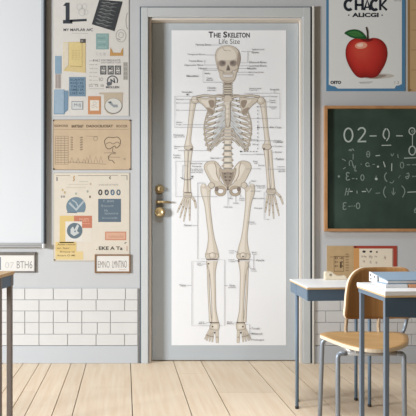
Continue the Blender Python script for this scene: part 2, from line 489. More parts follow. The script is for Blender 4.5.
card('photo_tab', cp, DP, R4(80.2, 85.4, 39, 43), (88, 84, 84), 'dark photo tab', lambda pr: pr.rect(81, 83, 40, 42, (150, 144, 140), 0), layer0=0.0012)
card('blue_strip', cp, DP, R4(55, 61.4, 56, 73.8), (132, 168, 198), 'mid blue paper strip')
card('brown_strip', cp, DP, R4(55.2, 60.8, 74, 88.5), (186, 176, 170), 'pale brown strip', lambda pr: [pr.rect(x, x+0.6, 74.3, 88.2, (150, 138, 132), 0) for x in (56, 57.8, 59.2)])
def ink_bc(pr):
    for k, yy in enumerate((78.6, 82, 85.4, 88.6, 92.2)):
        pr.text(('ECA HTE', 'RO I EL', 'TA CB', 'GMO ER', 'LSET AO')[k], 70.4, 84, yy, yy+2.2, (72, 104, 134), 0, 0.02)
    pr.rect(76.4, 77, 79, 95, (86, 118, 146), 1)
card('blue_card', cp, DP, R4(69, 85.6, 77, 96.4), (112, 148, 176), 'dusty blue card with dark lettering', ink_bc)
card('blue_pocket', cp, DP, [(54.2, 90), (68.4, 90.6), (68, 110), (65, 112.6), (64.4, 114.4), (53.8, 114.4)], (112, 152, 184), 'mid blue pocket')
card('pocket_sheet', cp, DP, R4(54.6, 64, 89.4, 113.6), (150, 180, 206), 'light blue sheet', layer0=0.0012)
card('outlined_card', cp, DP, R4(71.6, 83, 101.2, 109.6), (208, 214, 216), 'small white outlined card', lambda pr: (pr.frame(71.6, 83, 101.2, 109.6, 0.6, (132, 140, 146), 0), pr.text('MdJ', 74, 80.8, 103.4, 107.4, (120, 128, 134), 0)))
card('orange_frame', cp, DP, R4(88, 100.8, 96.2, 114.4), (216, 142, 88), 'orange card with cream middle', lambda pr: (pr.rect(90, 99, 100.2, 110.6, (228, 222, 208), 0), pr.ring(94.6, 103.4, 1.6, 1.6, 0.4, (190, 170, 160), 1), pr.ring(93, 106.6, 1.2, 1.2, 0.4, (190, 170, 160), 1), pr.line(95.5, 106, 97.2, 107.6, (200, 160, 140), 0.5, 1)))
card('orange_crescent', cp, DP, [(110.3, 47.4), (112, 49.8), (113, 52.6), (120.5, 52.8), (121.6, 49.6), (123.2, 47.8), (123, 55.8), (109.8, 56)], (206, 152, 78), 'orange crescent cutout')
def ink_v(pr):
    pr.ell(113.4, 106, 8.9, 7.8, (120, 118, 112), 0); pr.ell(113.4, 105.7, 8.3, 7.3, (214, 214, 208), 1)
    pr.poly([(107.4, 101.8), (111.2, 101.4), (113.4, 104.6), (117.6, 104.6), (118, 107.4), (113.6, 107.4), (110.6, 104.8)], (150, 160, 166), 2)
    pr.poly([(107.4, 101.8), (111.2, 101.4), (111, 103.4)], (86, 96, 104), 3)
card('paper_pouch', cp, DP, [(99, 92.6), (123, 92.4), (123.2, 94.4), (122.6, 94.6), (122.2, 108), (118, 112.8), (112, 114.8), (107, 113), (104.2, 108.6), (103.8, 94.6), (99, 94.2)], (196, 180, 152), 'tan pouch with a bird drawing', ink_v)

# tan chart
kraft = mat('kraft_paper', (190, 170, 144), 0.85, var=0.06, scale=14)
kp = sheet('tan_chart', 53, 130.8, 119.6, 170, kraft)
tag(kp, 'tan landscape chart with a line drawing of a tree and faded text', 'poster')
p = Print(DP, worn=FADE); K1 = (122, 102, 82); K2 = (160, 138, 112)
p.frame(53, 130.8, 119.6, 170, 0.5, (150, 128, 102))
p.text('RIXINOKES', 54.4, 68, 124.6, 127, K1, 1, 0.02); p.text('BARTEAST', 71.6, 83.6, 124.8, 127.6, (96, 78, 62), 1, 0.03); p.text('DADOCILICEAT', 86.4, 113, 124.8, 127.4, (96, 78, 62), 1, 0.03); p.text('ROCOR', 116.4, 127.4, 124.8, 127.4, K1, 1, 0.02)
p.line(54, 129.4, 129, 129.4, K2, 0.3, 1)
p.frame(55, 68.4, 136, 164.4, 0.4, K2, 1)
for k in range(11): p.line(55.4, 138.4+k*2.4, 68, 138.4+k*2.4, K2, 0.5, 1)
for x in (58, 61, 64.6): p.line(x, 136, x, 164, K2, 0.3, 1)
for k in range(6):
    p.text('E6', 70.8, 73, 136.6+k*2.4, 138.2+k*2.4, (138, 116, 92), 1, 0.02); p.text('a8', 80, 82.6, 136.6+k*2.4, 138.2+k*2.4, (138, 116, 92), 1, 0.02)
p.line(68, 162, 106, 164.2, K2, 0.5, 1)
for x in (72, 78, 84, 87, 90, 96, 101): p.stroke([(x-2, 163), (x, 155+(x % 5)), (x+1.6, 162.6)], 0.45, K2, 1)
p.line(86, 136, 98, 136.6, K2, 0.4, 1); p.ring(95.5, 138.6, 2, 2, 0.4, K2, 1)
p.stroke(catmull([(105, 144), (104.6, 140.6), (108, 137.4), (113, 137.6), (117.6, 137.2), (120.4, 140.4), (119.8, 145), (116.4, 148), (114.6, 146), (112, 147.6), (109, 149), (106.4, 147.6)], 5), 0.75, (116, 100, 80), 1, True)
p.stroke(catmull([(106, 144), (110, 142.4), (113, 144), (117, 142), (119.6, 143.6)], 4, False), 0.6, (128, 110, 90), 1)
p.stroke(catmull([(113, 148), (112.6, 151.4), (115.6, 153.6), (111, 154), (108.4, 157)], 4, False), 0.6, (128, 110, 90), 1)
p.stroke(catmull([(108.4, 156), (109, 160), (112, 160.4), (114.6, 163.4)], 4, False), 0.7, (122, 104, 84), 1); p.line(108, 157, 120, 157.4, K2, 0.5, 1); p.line(104, 153, 116, 152.4, K2, 0.5, 1)
p.ring(124.6, 159, 0.8, 0.8, 0.5, K2, 1)
p.build('printed_chart', kp); pins(kp, [(53.6, 120.4), (130, 120.4), (53.8, 169), (130, 169)], DP)

# infographic poster
ip = sheet('infographic_poster', 53.4, 129.6, 172.6, 261.2, mat('warm_paper', (206, 199, 186), 0.85, var=0.03, scale=22))
tag(ip, 'cream poster with two blue discs, yellow blocks and blue panel above a small framed sign', 'poster')
p = Print(DP, worn=FADE); B1 = (112, 140, 160)
p.frame(53.4, 129.6, 172.6, 261.2, 0.6, (186, 176, 158))
for x0, x1 in ((56, 70), (78, 118), (121, 127)): p.line(x0, 175.6, x1, 175.4, (150, 140, 126), 0.5, 1)
p.line(127, 175.4, 127, 180, (120, 110, 100), 0.6, 1); p.line(57, 177, 57, 181, (110, 108, 120), 1.0, 1)
p.stroke([(74.4, 175.8), (73.6, 178), (74.4, 180), (73, 181)], 1.1, (196, 150, 92), 1); p.stroke([(110.6, 176.4), (109.4, 178), (110.6, 179)], 1.1, (120, 112, 100), 1)
for x, y, c in ((62.6, 190, (208, 176, 110)), (64.8, 192.4, (196, 170, 120)), (61.6, 196.6, (160, 152, 150)), (64, 196.6, (160, 152, 150)), (87.6, 191.4, (164, 170, 160)), (90, 196.8, (130, 118, 102)), (76, 193.6, (170, 176, 160)), (90.6, 184, (200, 180, 150))): p.ell(x, y, 1.0, 1.3, c, 1, 10)
for y, x0, x1, c in ((181.6, 79, 88, (196, 190, 176)), (184.4, 68, 88, (206, 196, 176)), (187.4, 66, 86, (206, 196, 170))): p.line(x0, y, x1, y, c, 0.7, 1)
p.ell(76, 206.8, 9.8, 9.8, B1, 1, 32, 146, 394)
p.poly([(70, 202), (76, 208.5), (83.4, 200.4), (84.2, 202), (76.4, 211), (68.6, 203.6)], (176, 190, 198), 2)
p.stroke([(72, 199.8), (76, 202.4), (78, 206.4)], 1.2, (176, 190, 198), 2); p.line(67, 212.4, 77, 212.6, (84, 112, 134), 0.8, 2)
Yw = (228, 194, 112)
p.rect(59.6, 74, 215.7, 243, Yw, 1); p.rect(55.4, 76.4, 242, 251.4, Yw, 1); p.rect(55.4, 83.2, 251.4, 259.6, (230, 202, 130), 1)
p.rect(74, 92, 215.7, 228, (212, 122, 92), 1); p.text('MUSTI', 79.4, 88.6, 218.2, 221.6, (232, 170, 140), 2, 0.02); p.line(82, 223.6, 90, 223.6, (228, 160, 130), 0.6, 2)
p.rect(65.4, 82, 221.4, 241.6, (226, 222, 212), 2); p.rect(82, 92, 228, 242, (224, 216, 202), 1)
p.ell(74.7, 230.7, 7.8, 7.9, (102, 122, 136), 3, 36)
p.poly([(70.6, 229), (73, 226.4), (74.4, 229.6), (77.4, 224), (79, 226), (77, 231), (79.4, 233), (74, 236), (70.6, 233.6)], (198, 206, 208), 4)
p.poly([(73.8, 231), (76, 230.4), (75.4, 232.6)], (102, 122, 136), 5)
for k, (b, x0, x1) in enumerate((('Asttat remrut', 57.6, 75.4), ('en laer', 57, 70), ('Brntose vsl', 60, 74.6), ('Anart O Ml', 57, 75))): p.text(b, x0, x1, 243.4+k*3.7, 245.2+k*3.7, (128, 100, 62), 2, 0.01)
p.text('EUN SERTETNOE', 99, 118, 184, 185.6, (168, 160, 148), 1)
for k, x in enumerate((98.3, 104.7, 110.6, 116.5)): p.ring(x+2, 192.4, 1.5, 2.3, 1.3, ((70, 72, 76), (84, 96, 108), (92, 124, 150), (84, 108, 128))[k], 1, 18)
p.line(104.6, 190, 107, 192, (84, 96, 108), 0.6, 1); p.line(111, 190, 113.6, 193.4, (150, 172, 190), 0.6, 1)
p.rect(98.2, 121, 198.8, 222, (96, 118, 136), 1)
for b, x0, x1, y in (('f', 103.4, 104.6, 199.8), ('saroto', 107, 114, 200), ('Brsteoneolai', 101.6, 113, 204.6), ('Ma', 104.4, 108, 209.4), ('tloratusiul no', 104.6, 118, 212.2), ('ltroumrpQt.', 102.4, 118, 217)): p.text(b, x0, x1, y, y+2.2, (162, 178, 188), 2)
p.line(101, 205.6, 114, 205.6, (150, 168, 180), 0.5, 2)
p.rect(105, 126.2, 231.6, 240.2, (214, 136, 104), 1); p.rect(106, 125.2, 232.6, 239.2, (226, 170, 138), 2); p.text('tromuncolns', 108.4, 123.4, 234.6, 237.8, (206, 140, 112), 3)
p.text('EKE A Ta', 98.8, 122.6, 246.4, 250, (88, 84, 80), 1, 0.03); p.text('.', 96.4, 97.2, 249, 250, (88, 84, 80), 1)
p.line(124.4, 243.6, 126.4, 242.2, (90, 86, 82), 0.8, 1); p.line(127, 246, 127, 251, (196, 130, 100), 0.7, 1)
p.build('printed_infographic', ip); pins(ip, [(54.4, 259.8)], DP)

# framed signs
def sign(name, x0, x1, y0, y1, fr, frm, draw, label, w=(1.4, 1.4, 1.6)):
    s = sheet(name, x0+0.4, x1-0.4, y0+0.4, y1-0.4, mat('sign_board', (214, 213, 210), 0.7, var=0.02, scale=30), thick=0.006)
    tag(s, label, 'sign')
    bm = bmesh.new()
    pxbox(bm, x0, x0+w[0], y0, y1, -0.011, 0, bevel=0.002); pxbox(bm, x1-w[0], x1, y0, y1, -0.011, 0, bevel=0.002)
    pxbox(bm, x0+w[0]*.5, x1-w[0]*.5, y0, y0+w[1], -0.0105, 0, bevel=0.002); pxbox(bm, x0+w[0]*.5, x1-w[0]*.5, y1-w[2], y1, -0.0105, 0, bevel=0.002)
    obj('frame', bm, frm, s)
    pr = Print(D-0.006); draw(pr); pr.build('lettering', s)
    return s
def dr1(pr):
    pr.text('EMNO', 98, 109.6, 261, 267.8, (138, 132, 128), 0, 0.0); pr.text('LMNTINO', 112.2, 126.8, 260.6, 267.8, (128, 122, 118), 0, 0.0)
    pr.line(119, 269.6, 126, 269.6, (190, 176, 160), 0.5, 0)
sign('framed_sign', 94.9, 130.6, 254.3, 272.9, None, wood('brown_frame_wood', (142, 108, 76), (104, 76, 54), stretch=(20, 20, 90)), dr1, 'small brown framed sign with tall grey letters below the cream poster')
def dr2(pr):
    pr.text('07', 5, 14, 262, 268.4, (190, 190, 190), 0, 0.0); pr.text('BTH6', 16.8, 32.4, 261, 268.4, (138, 138, 138), 0, 0.0)
    pr.rect(-1, 0.9, 257, 270, (120, 124, 134), 0)
sign('framed_sign', -16, 36, 252, 272.4, None, mat('dark_sign_frame', (108, 104, 100), 0.5, var=0.15, scale=40), dr2, 'dark framed sign reading BTH6 under the whiteboard', w=(1.5, 3.2, 1.4))

# ================================================================== skeleton poster on the door
bm = bmesh.new()
pxbox(bm, 171.6, 286.2, 30.4, 345.2, REC-0.0015, REC, dd)
sk = obj('skeleton_poster', bm, mat('white_poster_paper', (234, 237, 241), 0.8, var=0.008, scale=8))
tag(sk, 'tall white anatomical chart of a full human skeleton hung on the door', 'poster')
DS = dd-0.0015
BO, BB, BH, BD = (158, 147, 136), (205, 197, 184), (222, 216, 206), (122, 112, 104)   # outline, bone, light bone, dark bone
p = Print(DS)
def bone(pts, w, layer=0, o=0.9, hl=True):
    """a long bone: outline, body and lit side as printed inks"""
    q = catmull([(a[0], a[1], b) for a, b in zip(pts, w)], 6, False)
    xy = [(a[0], a[1]) for a in q]; ww = [a[2] for a in q]
    p.stroke(xy, [k+o for k in ww], BO, layer); p.stroke(xy, ww, BB, layer+1)
    if hl: p.stroke([(x-k*0.12, y) for (x, y), k in zip(xy, ww)], [k*0.5 for k in ww], BH, layer+2)
def blob(pts, layer=0, c=BB, o=0.5, hl=None, oc=BO):
    q = catmull(pts, 5)
    cx = sum(a[0] for a in q)/len(q); cy = sum(a[1] for a in q)/len(q)
    p.stroke(q, 2*o, oc, layer, True); p.poly(q, c, layer+1)
    if hl: p.poly([(cx+(x-cx)*hl[2]+hl[0], cy+(y-cy)*hl[2]+hl[1]) for x, y in q], hl[3] if len(hl) > 3 else BH, layer+2)
MX = 227.7
def mir(pts): return [(2*MX-a[0], a[1]) for a in pts]
# spine
for k in range(6):
    y = 83+k*2.4; blob([(224, y), (231.4, y), (231.8, y+1.1), (227.7, y+1.5), (223.6, y+1.1)], 0, BB, 0.5, None, BD)
for k in range(22):
    y = 97+k*3.0; p.rect(224.6, 230.8, y, y+2.1, BB, 0); p.rect(225, 230.4, y+2.1, y+3, (172, 170, 168), 0)
for k in range(5):
    y = 140+k*5.9; w = 3.4+k*0.22
    p.poly([(MX-w-2.4, y+2.6), (MX-w, y+1), (MX+w, y+1), (MX+w+2.4, y+2.6), (MX+w, y+3.4), (MX-w, y+3.4)], BO, 1)
    blob([(MX-w, y), (MX+w, y), (MX+w-0.5, y+2.1), (MX+w, y+4.3), (MX-w, y+4.3), (MX-w+0.5, y+2.1)], 2, BB, 0.35, (-0.6, 0, 0.6))
    p.rect(MX-w, MX+w, y+4.4, y+5.9, (170, 174, 176), 2)
for k in range(4):
    y = 127+k*3.3; p.rect(MX-3.3, MX+3.3, y, y+2.4, BB, 2); p.rect(MX-3.2, MX+3.2, y+2.4, y+3.3, (168, 168, 168), 2)
    p.poly([(MX-5.4, y+1.5), (MX-3.2, y+0.6), (MX-3.2, y+2.2)], BO, 1); p.poly([(MX+5.4, y+1.5), (MX+3.2, y+0.6), (MX+3.2, y+2.2)], BO, 1)
# ribs
ribs = [((214, 102), (219, 100.6), (225, 99)), ((210.4, 107.6), (217.6, 106), (225, 102.4)), ((208, 113), (216.8, 111.4), (225, 106.4)),
        ((206.2, 118.4), (216, 116.8), (225, 110.4)), ((205, 124), (215.2, 122.4), (225, 114)), ((204.4, 129.4), (214.4, 127.6), (225, 117.6)),
        ((204.4, 134.6), (213.4, 133), (225, 121)), ((205, 140), (212.4, 138.8), (224.4, 124.4)), ((206, 145), (211.4, 144.2), (222.6, 128.4)), ((207.8, 149.4), (210.5, 149.6), (220, 134))]
for k, (a, b, c) in enumerate(ribs):
    for f in (lambda q: q, mir):
        back = catmull(f([(225.4, a[1]-7-k*0.35), (216, a[1]-6.6), (a[0]+1, a[1]-2), a]), 5, False)
        p.stroke(back, 1.5, (164, 154, 142), 0); p.stroke(back, 0.8, (188, 178, 164), 1)
        cart = catmull(f([b, ((b[0]+c[0])/2+0.4, (b[1]+c[1])/2+0.5), c]), 5, False)
        p.stroke(cart, 2.1, (150, 152, 156), 2); p.stroke(cart, 1.4, (208, 212, 214) if k > 2 else (204, 198, 188), 3)
        fr = catmull(f([(a[0]+1.2, a[1]-2.6), a, ((a[0]+b[0])/2, (a[1]+b[1])/2+0.35), b]), 5, False)
        p.stroke(fr, 2.1, BD, 4); p.stroke(fr, 1.35, BB, 5)
        p.ell(f([b])[0][0], b[1], 0.7, 0.8, BD, 6, 8)
for f in (lambda q: q, mir):
    for y0, y1, x in ((128.4, 147, 210.4), (132.6, 151.4, 209.6), (137.6, 146, 215.4)):
        low = catmull(f([(224, y0), ((x+224)/2+0.4, (y0+y1)/2-0.4), (x, y1)]), 5, False); p.stroke(low, 1.7, BD, 4); p.stroke(low, 0.95, BB, 5)
    side = catmull(f([(213, 101), (207.6, 112), (204.4, 124), (204.6, 134), (207, 145), (209.2, 151)]), 5, False)
    p.stroke(side, 1.2, (176, 166, 152), 6)
# shoulder blades and collar bones
for f in (lambda q: q, mir):
    blob(f([(197.6, 98), (206, 98.4), (214.6, 97.4), (215.4, 101), (214, 109), (211.4, 115.4), (208, 110.6), (203.6, 105.4), (199.6, 102.2)]), 7, BB, 0.5, (-1.5, -1, 0.5))
    p.poly(catmull(f([(208.6, 100.6), (214, 100.8), (214, 106.4), (211.4, 108), (209.4, 105)]), 4), (152, 140, 128), 10)
    p.poly(catmull(f([(206.4, 107.6), (211.6, 109), (213.2, 111.4), (211.4, 114.8)]), 4), (160, 148, 136), 10)
    bl = f([(196, 97), (204, 95.6), (212, 96.2), (219, 96.4), (224.6, 98.2)])
    p.stroke(catmull(bl, 5, False), 2.3, BD, 11); p.stroke(catmull(bl, 5, False), 1.3, BB, 12)
# breastbone
blob([(223.8, 96.4), (231.6, 96.4), (232.4, 100), (230, 103), (230, 118), (229.4, 123.6), (227.7, 127.4), (226, 123.6), (225.4, 118), (225.4, 103), (223, 100)], 8, BB, 0.5, (-0.6, 0, 0.55))
for y in (104, 109, 114, 119): p.line(225.6, y, 229.8, y, BO, 0.4, 11)
# skull
blob([(227.6, 45.7), (233.6, 47), (238.2, 51), (240, 57), (239.4, 63), (238.2, 67), (237.4, 71), (235.9, 73.4), (235.2, 77.4), (232.6, 81.6), (228, 82.8), (223.6, 81.6), (220.4, 77.6), (219.6, 73.4), (218, 69.6), (217, 65.6), (215.7, 60), (215.5, 54.6), (217.4, 49.6), (222, 46.6)], 8, BB, 0.4)
p.poly(catmull([(226, 47), (232, 48.6), (235.6, 53), (235.6, 58.6), (230, 60), (224, 60), (218.4, 60.6), (217, 56), (219, 50.4)], 5), BH, 10)
p.poly(catmull([(238, 52), (239.8, 57), (239.2, 63), (237.8, 67), (236.8, 63), (237.4, 57)], 5), (166, 154, 144), 11)
p.poly(catmull([(217.2, 61), (218.6, 64), (218.8, 69), (217.4, 66)], 4), (180, 168, 154), 11)
for f in (lambda q: q, mir):
    p.poly(catmull(f([(218.8, 61.6), (221.6, 60.2), (225, 61), (226, 63.4), (224.6, 66), (221, 66.6), (218.8, 64.6)]), 4), (170, 159, 149), 12)
    p.poly(catmull(f([(219.6, 61.9), (221.8, 60.9), (224.6, 61.6), (225.2, 63.4), (224, 65.4), (221.2, 65.8), (219.6, 64.2)]), 4), (140, 131, 125), 13)
    p.poly(catmull(f([(221.4, 61.8), (224, 62), (224.6, 63.6), (222.6, 64.4)]), 4), (116, 108, 104), 14)
    p.stroke(catmull(f([(217.6, 68), (219.8, 70.2), (222.6, 71), (224, 73)]), 4, False), 1.0, (174, 162, 150), 12)
p.poly(catmull([(228, 64.8), (229.4, 67.4), (230.2, 70.6), (228.4, 70.4), (226.4, 70.8), (226.6, 68)], 4), (136, 126, 119), 13)
p.poly(catmull([(228, 66.8), (229, 68.6), (229.4, 70.2), (227.4, 70.2)], 4), (110, 101, 97), 14)
p.stroke(catmull([(222.2, 73.6), (225, 73), (228, 73.4), (231, 73), (233.6, 73.4)], 4, False), 0.8, (182, 172, 160), 12)
p.poly([(222, 74.4), (228, 74.8), (233.8, 74.3), (233.2, 76.9), (228, 78.2), (222.8, 77.1)], (178, 169, 160), 12)
p.poly([(222.4, 74.8), (228, 75.2), (233.4, 74.7), (232.8, 76.5), (228, 77.5), (223.2, 76.7)], (224, 224, 224), 13)
for k in range(6): p.line(223.6+k*1.7, 74.9, 223.7+k*1.7, 77, (196, 192, 188), 0.25, 14)
p.ell(233.9, 71.8, 0.7, 0.9, (230, 231, 232), 13, 10)
p.stroke(catmull([(223.6, 50), (226, 51), (229, 50.6), (231, 51.4)], 4, False), 0.35, BO, 12); p.stroke([(222.4, 47.6), (224, 50), (226, 50.6)], 0.35, BO, 12)
p.stroke(catmull([(223, 80.2), (227.8, 81.6), (232.6, 80.2)], 4, False), 0.8, (176, 165, 152), 12)
p.poly([(223.8, 82), (231.8, 82), (231, 84), (224.8, 84)], (132, 120, 112), 3)
# pelvis
for f in (lambda q: q, mir):
    blob(f([(208.4, 161.8), (214.6, 161.4), (219, 165.4), (221.4, 170.4), (219.4, 176), (220.4, 181), (223.2, 184.6), (226.8, 186.8), (226.6, 189.2), (220, 188.4), (215, 186.6), (211.6, 182.6), (207.8, 175.6), (204.6, 168.6), (205.2, 164.4)]), 3, BB, 0.6, (-1.6, -3, 0.62))
    p.stroke(catmull(f([(214.4, 162.4), (216.2, 168), (216.8, 175), (220, 181.4)]), 4, False), 0.8, (164, 150, 134), 7)
    c = f([(220.4, 191)])[0]
    p.ring(c[0], c[1], 4.4, 3.9, 2.9, BO, 6); p.ring(c[0], c[1], 4.4, 3.9, 2.0, (180, 167, 150), 7)
    q = f([(216.6, 189)])[0]; p.ell(q[0], q[1], 1.9, 2.5, (134, 122, 114), 8, 16)
blob([(219.6, 168.4), (223, 169.6), (227.7, 168.6), (232.4, 169.6), (235.8, 168.4), (235, 175), (232, 181.6), (229.4, 186), (227.7, 187.6), (226, 186), (223.4, 181.6), (220.4, 175)], 5, (184, 172, 158), 0.4, (0, 1.2, 0.74, (150, 139, 128)))
for yy in (173.6, 177, 180.4):
    for xx in (224.6, 230.8): p.ell(MX+(xx-MX)*(1-(yy-173)/18), yy, 0.9, 0.8, (104, 96, 90), 9, 10)
    p.line(225, yy+1.6, 230.4, yy+1.6, (176, 164, 150), 0.5, 9)
p.rect(226.9, 228.5, 186.4, 190.4, (120, 112, 106), 9)
# arms
def hand(wr, tips, thumb):
    blob(wr, 6, BB, 0.5)
    cx = sum(a[0] for a in wr)/len(wr); cy = sum(a[1] for a in wr)/len(wr)
    p.line(min(a[0] for a in wr), cy, max(a[0] for a in wr), cy+0.3, BO, 0.5, 9); p.line(min(a[0] for a in wr)+1, cy-1.6, max(a[0] for a in wr)-1, cy-1.6, BO, 0.4, 9)
    for (sx, sy), (tx, ty) in tips:
        a, b = (sx+(tx-sx)*0.48, sy+(ty-sy)*0.46), (sx+(tx-sx)*0.76, sy+(ty-sy)*0.74)
        bone([(sx, sy), a], [1.7, 1.5], 3, 0.6, False); bone([a, b], [1.6, 1.2], 3, 0.5, False); bone([b, (tx, ty)], [1.3, 0.6], 3, 0.5, False)
        p.ell(a[0], a[1], 1.0, 0.7, BO, 6, 10); p.ell(b[0], b[1], 0.7, 0.5, BO, 6, 10)
    bone(thumb, [1.8, 1.7, 0.9], 3, 0.6, False); p.ell(thumb[1][0], thumb[1][1], 0.9, 0.9, BO, 6, 10)
bone([(193.6, 100), (192.4, 107), (190.6, 121), (189.2, 134), (188.2, 142), (188.4, 147)], [7, 5, 4.0, 3.8, 5.0, 8.4], 2)
p.ell(195, 100, 4, 4, BO, 6); p.ell(195, 100, 3.5, 3.5, BB, 7); p.ell(194.2, 99.4, 2, 2, BH, 8)
bone([(186.6, 150), (186.4, 160), (186.2, 172), (185.8, 184), (185.6, 192.6)], [4.6, 3, 2.4, 3, 4.4], 2)
bone([(190.8, 149.4), (189.6, 160), (189, 172), (189.4, 184), (189.6, 192.6)], [3.2, 2.6, 2.0, 2.0, 2.4], 2)
p.ell(188.6, 148, 4.6, 2.4, BO, 5); p.ell(188.4, 147.8, 4.0, 1.8, BB, 6); p.ell(191.4, 149.4, 1.4, 1.4, BD, 7, 12); p.line(184.4, 192.4, 191.4, 192.6, BD, 0.9, 8)
hand([(184.2, 193), (190.8, 193), (191, 196.6), (187.4, 197.6), (184.2, 196.6)], [((184.6, 197), (177.2, 212.6)), ((186.4, 197.4), (179.9, 218)), ((188.2, 197.6), (183.6, 221.6)), ((189.6, 197.2), (189.6, 221))], [(190.6, 196), (194.6, 201), (195.8, 208.4)])
bone([(262, 100.6), (263.4, 107), (265, 121), (266.4, 134), (267.4, 142), (266.8, 146)], [7, 5, 4.2, 4.0, 5.0, 8.4], 2)
p.ell(260.6, 100.6, 4, 4, BO, 6); p.ell(260.6, 100.6, 3.5, 3.5, BB, 7); p.ell(260, 100, 2, 2, BH, 8)
bone([(265.8, 150), (266.8, 160), (267.6, 172), (268.4, 182), (268.8, 189.4)], [4.0, 2.9, 2.3, 2.3, 2.8], 2)
bone([(270, 150), (270.8, 160), (271.8, 172), (272.6, 182), (272.9, 189.4)], [3.2, 2.8, 2.6, 3.0, 3.8], 2)
p.ell(266.8, 147, 4.8, 3.2, BO, 5); p.ell(266.6, 146.8, 4.2, 2.6, BB, 6); p.ell(264, 149, 1.2, 1.2, BD, 7, 12); p.line(267, 189, 275, 189, BD, 0.9, 8)
hand([(267.2, 189.6), (274.8, 189.6), (275, 193), (271.4, 194.2), (267.4, 193.2)], [((268, 193.4), (265.2, 212.6)), ((269.8, 193.8), (269.2, 216)), ((271.6, 194), (273.7, 219)), ((273.6, 193.6), (279, 216))], [(275, 192), (280.2, 196.8), (283, 204.4)])
# legs
def leg(f, foot, fib):
    bone(f([(205.4, 186), (205.6, 193), (207.2, 204), (209, 220), (211, 236), (212, 248), (212, 255)]), [9.0, 8.6, 5.2, 4.6, 5.2, 9.6, 13.4], 4)
    h = f([(211.4, 185.4)])[0]; p.ell(h[0], h[1], 3.3, 3.2, BO, 8); p.ell(h[0], h[1], 2.7, 2.6, BB, 9)
    bone(f([(211.2, 185.8), (206.4, 190)]), [4.2, 5.4], 5.4, 0.6, False)
    t = f([(203.4, 186)])[0]; p.ell(t[0], t[1], 2.6, 2.4, BB, 9); p.ell(t[0], t[1]-0.4, 1.4, 1.3, BH, 10)
    for x in (208.6, 215.6):
        q = f([(x, 256.4)])[0]; p.ell(q[0], q[1], 3.5, 3.1, BO, 6); p.ell(q[0], q[1], 3.0, 2.6, BB, 8)
    k = f([(212.4, 255.6)])[0]; p.ell(k[0], k[1], 3.4, 3.3, BO, 10); p.ell(k[0], k[1], 2.9, 2.8, BB, 11); p.ell(k[0]-0.6, k[1]-0.6, 1.7, 1.7, BH, 12)
    a, b = f([(206.2, 259.6), (217.6, 259.6)]); p.line(a[0], 259.6, b[0], 259.6, BD, 1.0, 9)
    bone(f(fib), [2.4, 1.5, 1.3, 1.4, 2.4], 2)
    bone(f([(211.8, 261), (211.8, 265), (212.4, 274), (213.2, 290), (213.8, 308), (214.6, 317), (215, 323)]), [11, 9, 5.4, 4.2, 3.8, 5, 7], 4)
    a, b = f([(210.4, 322.6), (219, 322.6)]); p.line(a[0], 322.6, b[0], 322.6, BD, 1.1, 8)
    blob(f([(211.6, 323.4), (218.4, 323.2), (218.8, 327), (217.8, 329.8), (213, 329.4), (210, 327.6)]), 5, BB, 0.5, (0, 0, 0.6))
    for x, y in ((212.6, 326.6), (214.6, 332.6)):
        q = f([(x, y)])[0]; p.ell(q[0], q[1], 0.9, 0.9, (96, 88, 84), 9, 10)
    for tx, ty, sx in foot:
        a = f([(sx, 328.2), (sx+(tx-sx)*0.62, 328.2+(ty-328.2)*0.60), (tx, ty)])
        big = abs(tx-217.3) < 1
        bone(a[:2], [1.5, 1.3] if not big else [2.8, 2.6], 3, 0.5, False); bone(a[1:], [1.5, 1.0] if not big else [2.8, 2.2], 3, 0.5, False)
        p.ell(a[1][0], a[1][1], 1.1, 0.6, BO, 7, 10)
toes = [(204.8, 339.4, 210.4), (206.6, 340.8, 211.4), (209.4, 341.6, 212.4), (212.2, 342.2, 213.6), (217.3, 343, 216.8)]
leg(lambda q: q, toes, [(208.2, 264.4), (208.2, 274), (208.6, 290), (209.6, 308), (210.6, 322.4)])
leg(mir, toes, [(208.2, 264.4), (208.2, 274), (208.6, 290), (209.6, 308), (210.6, 322.4)])
lab(p.build('skeleton_picture', sk), 'printed bone-coloured skeleton')
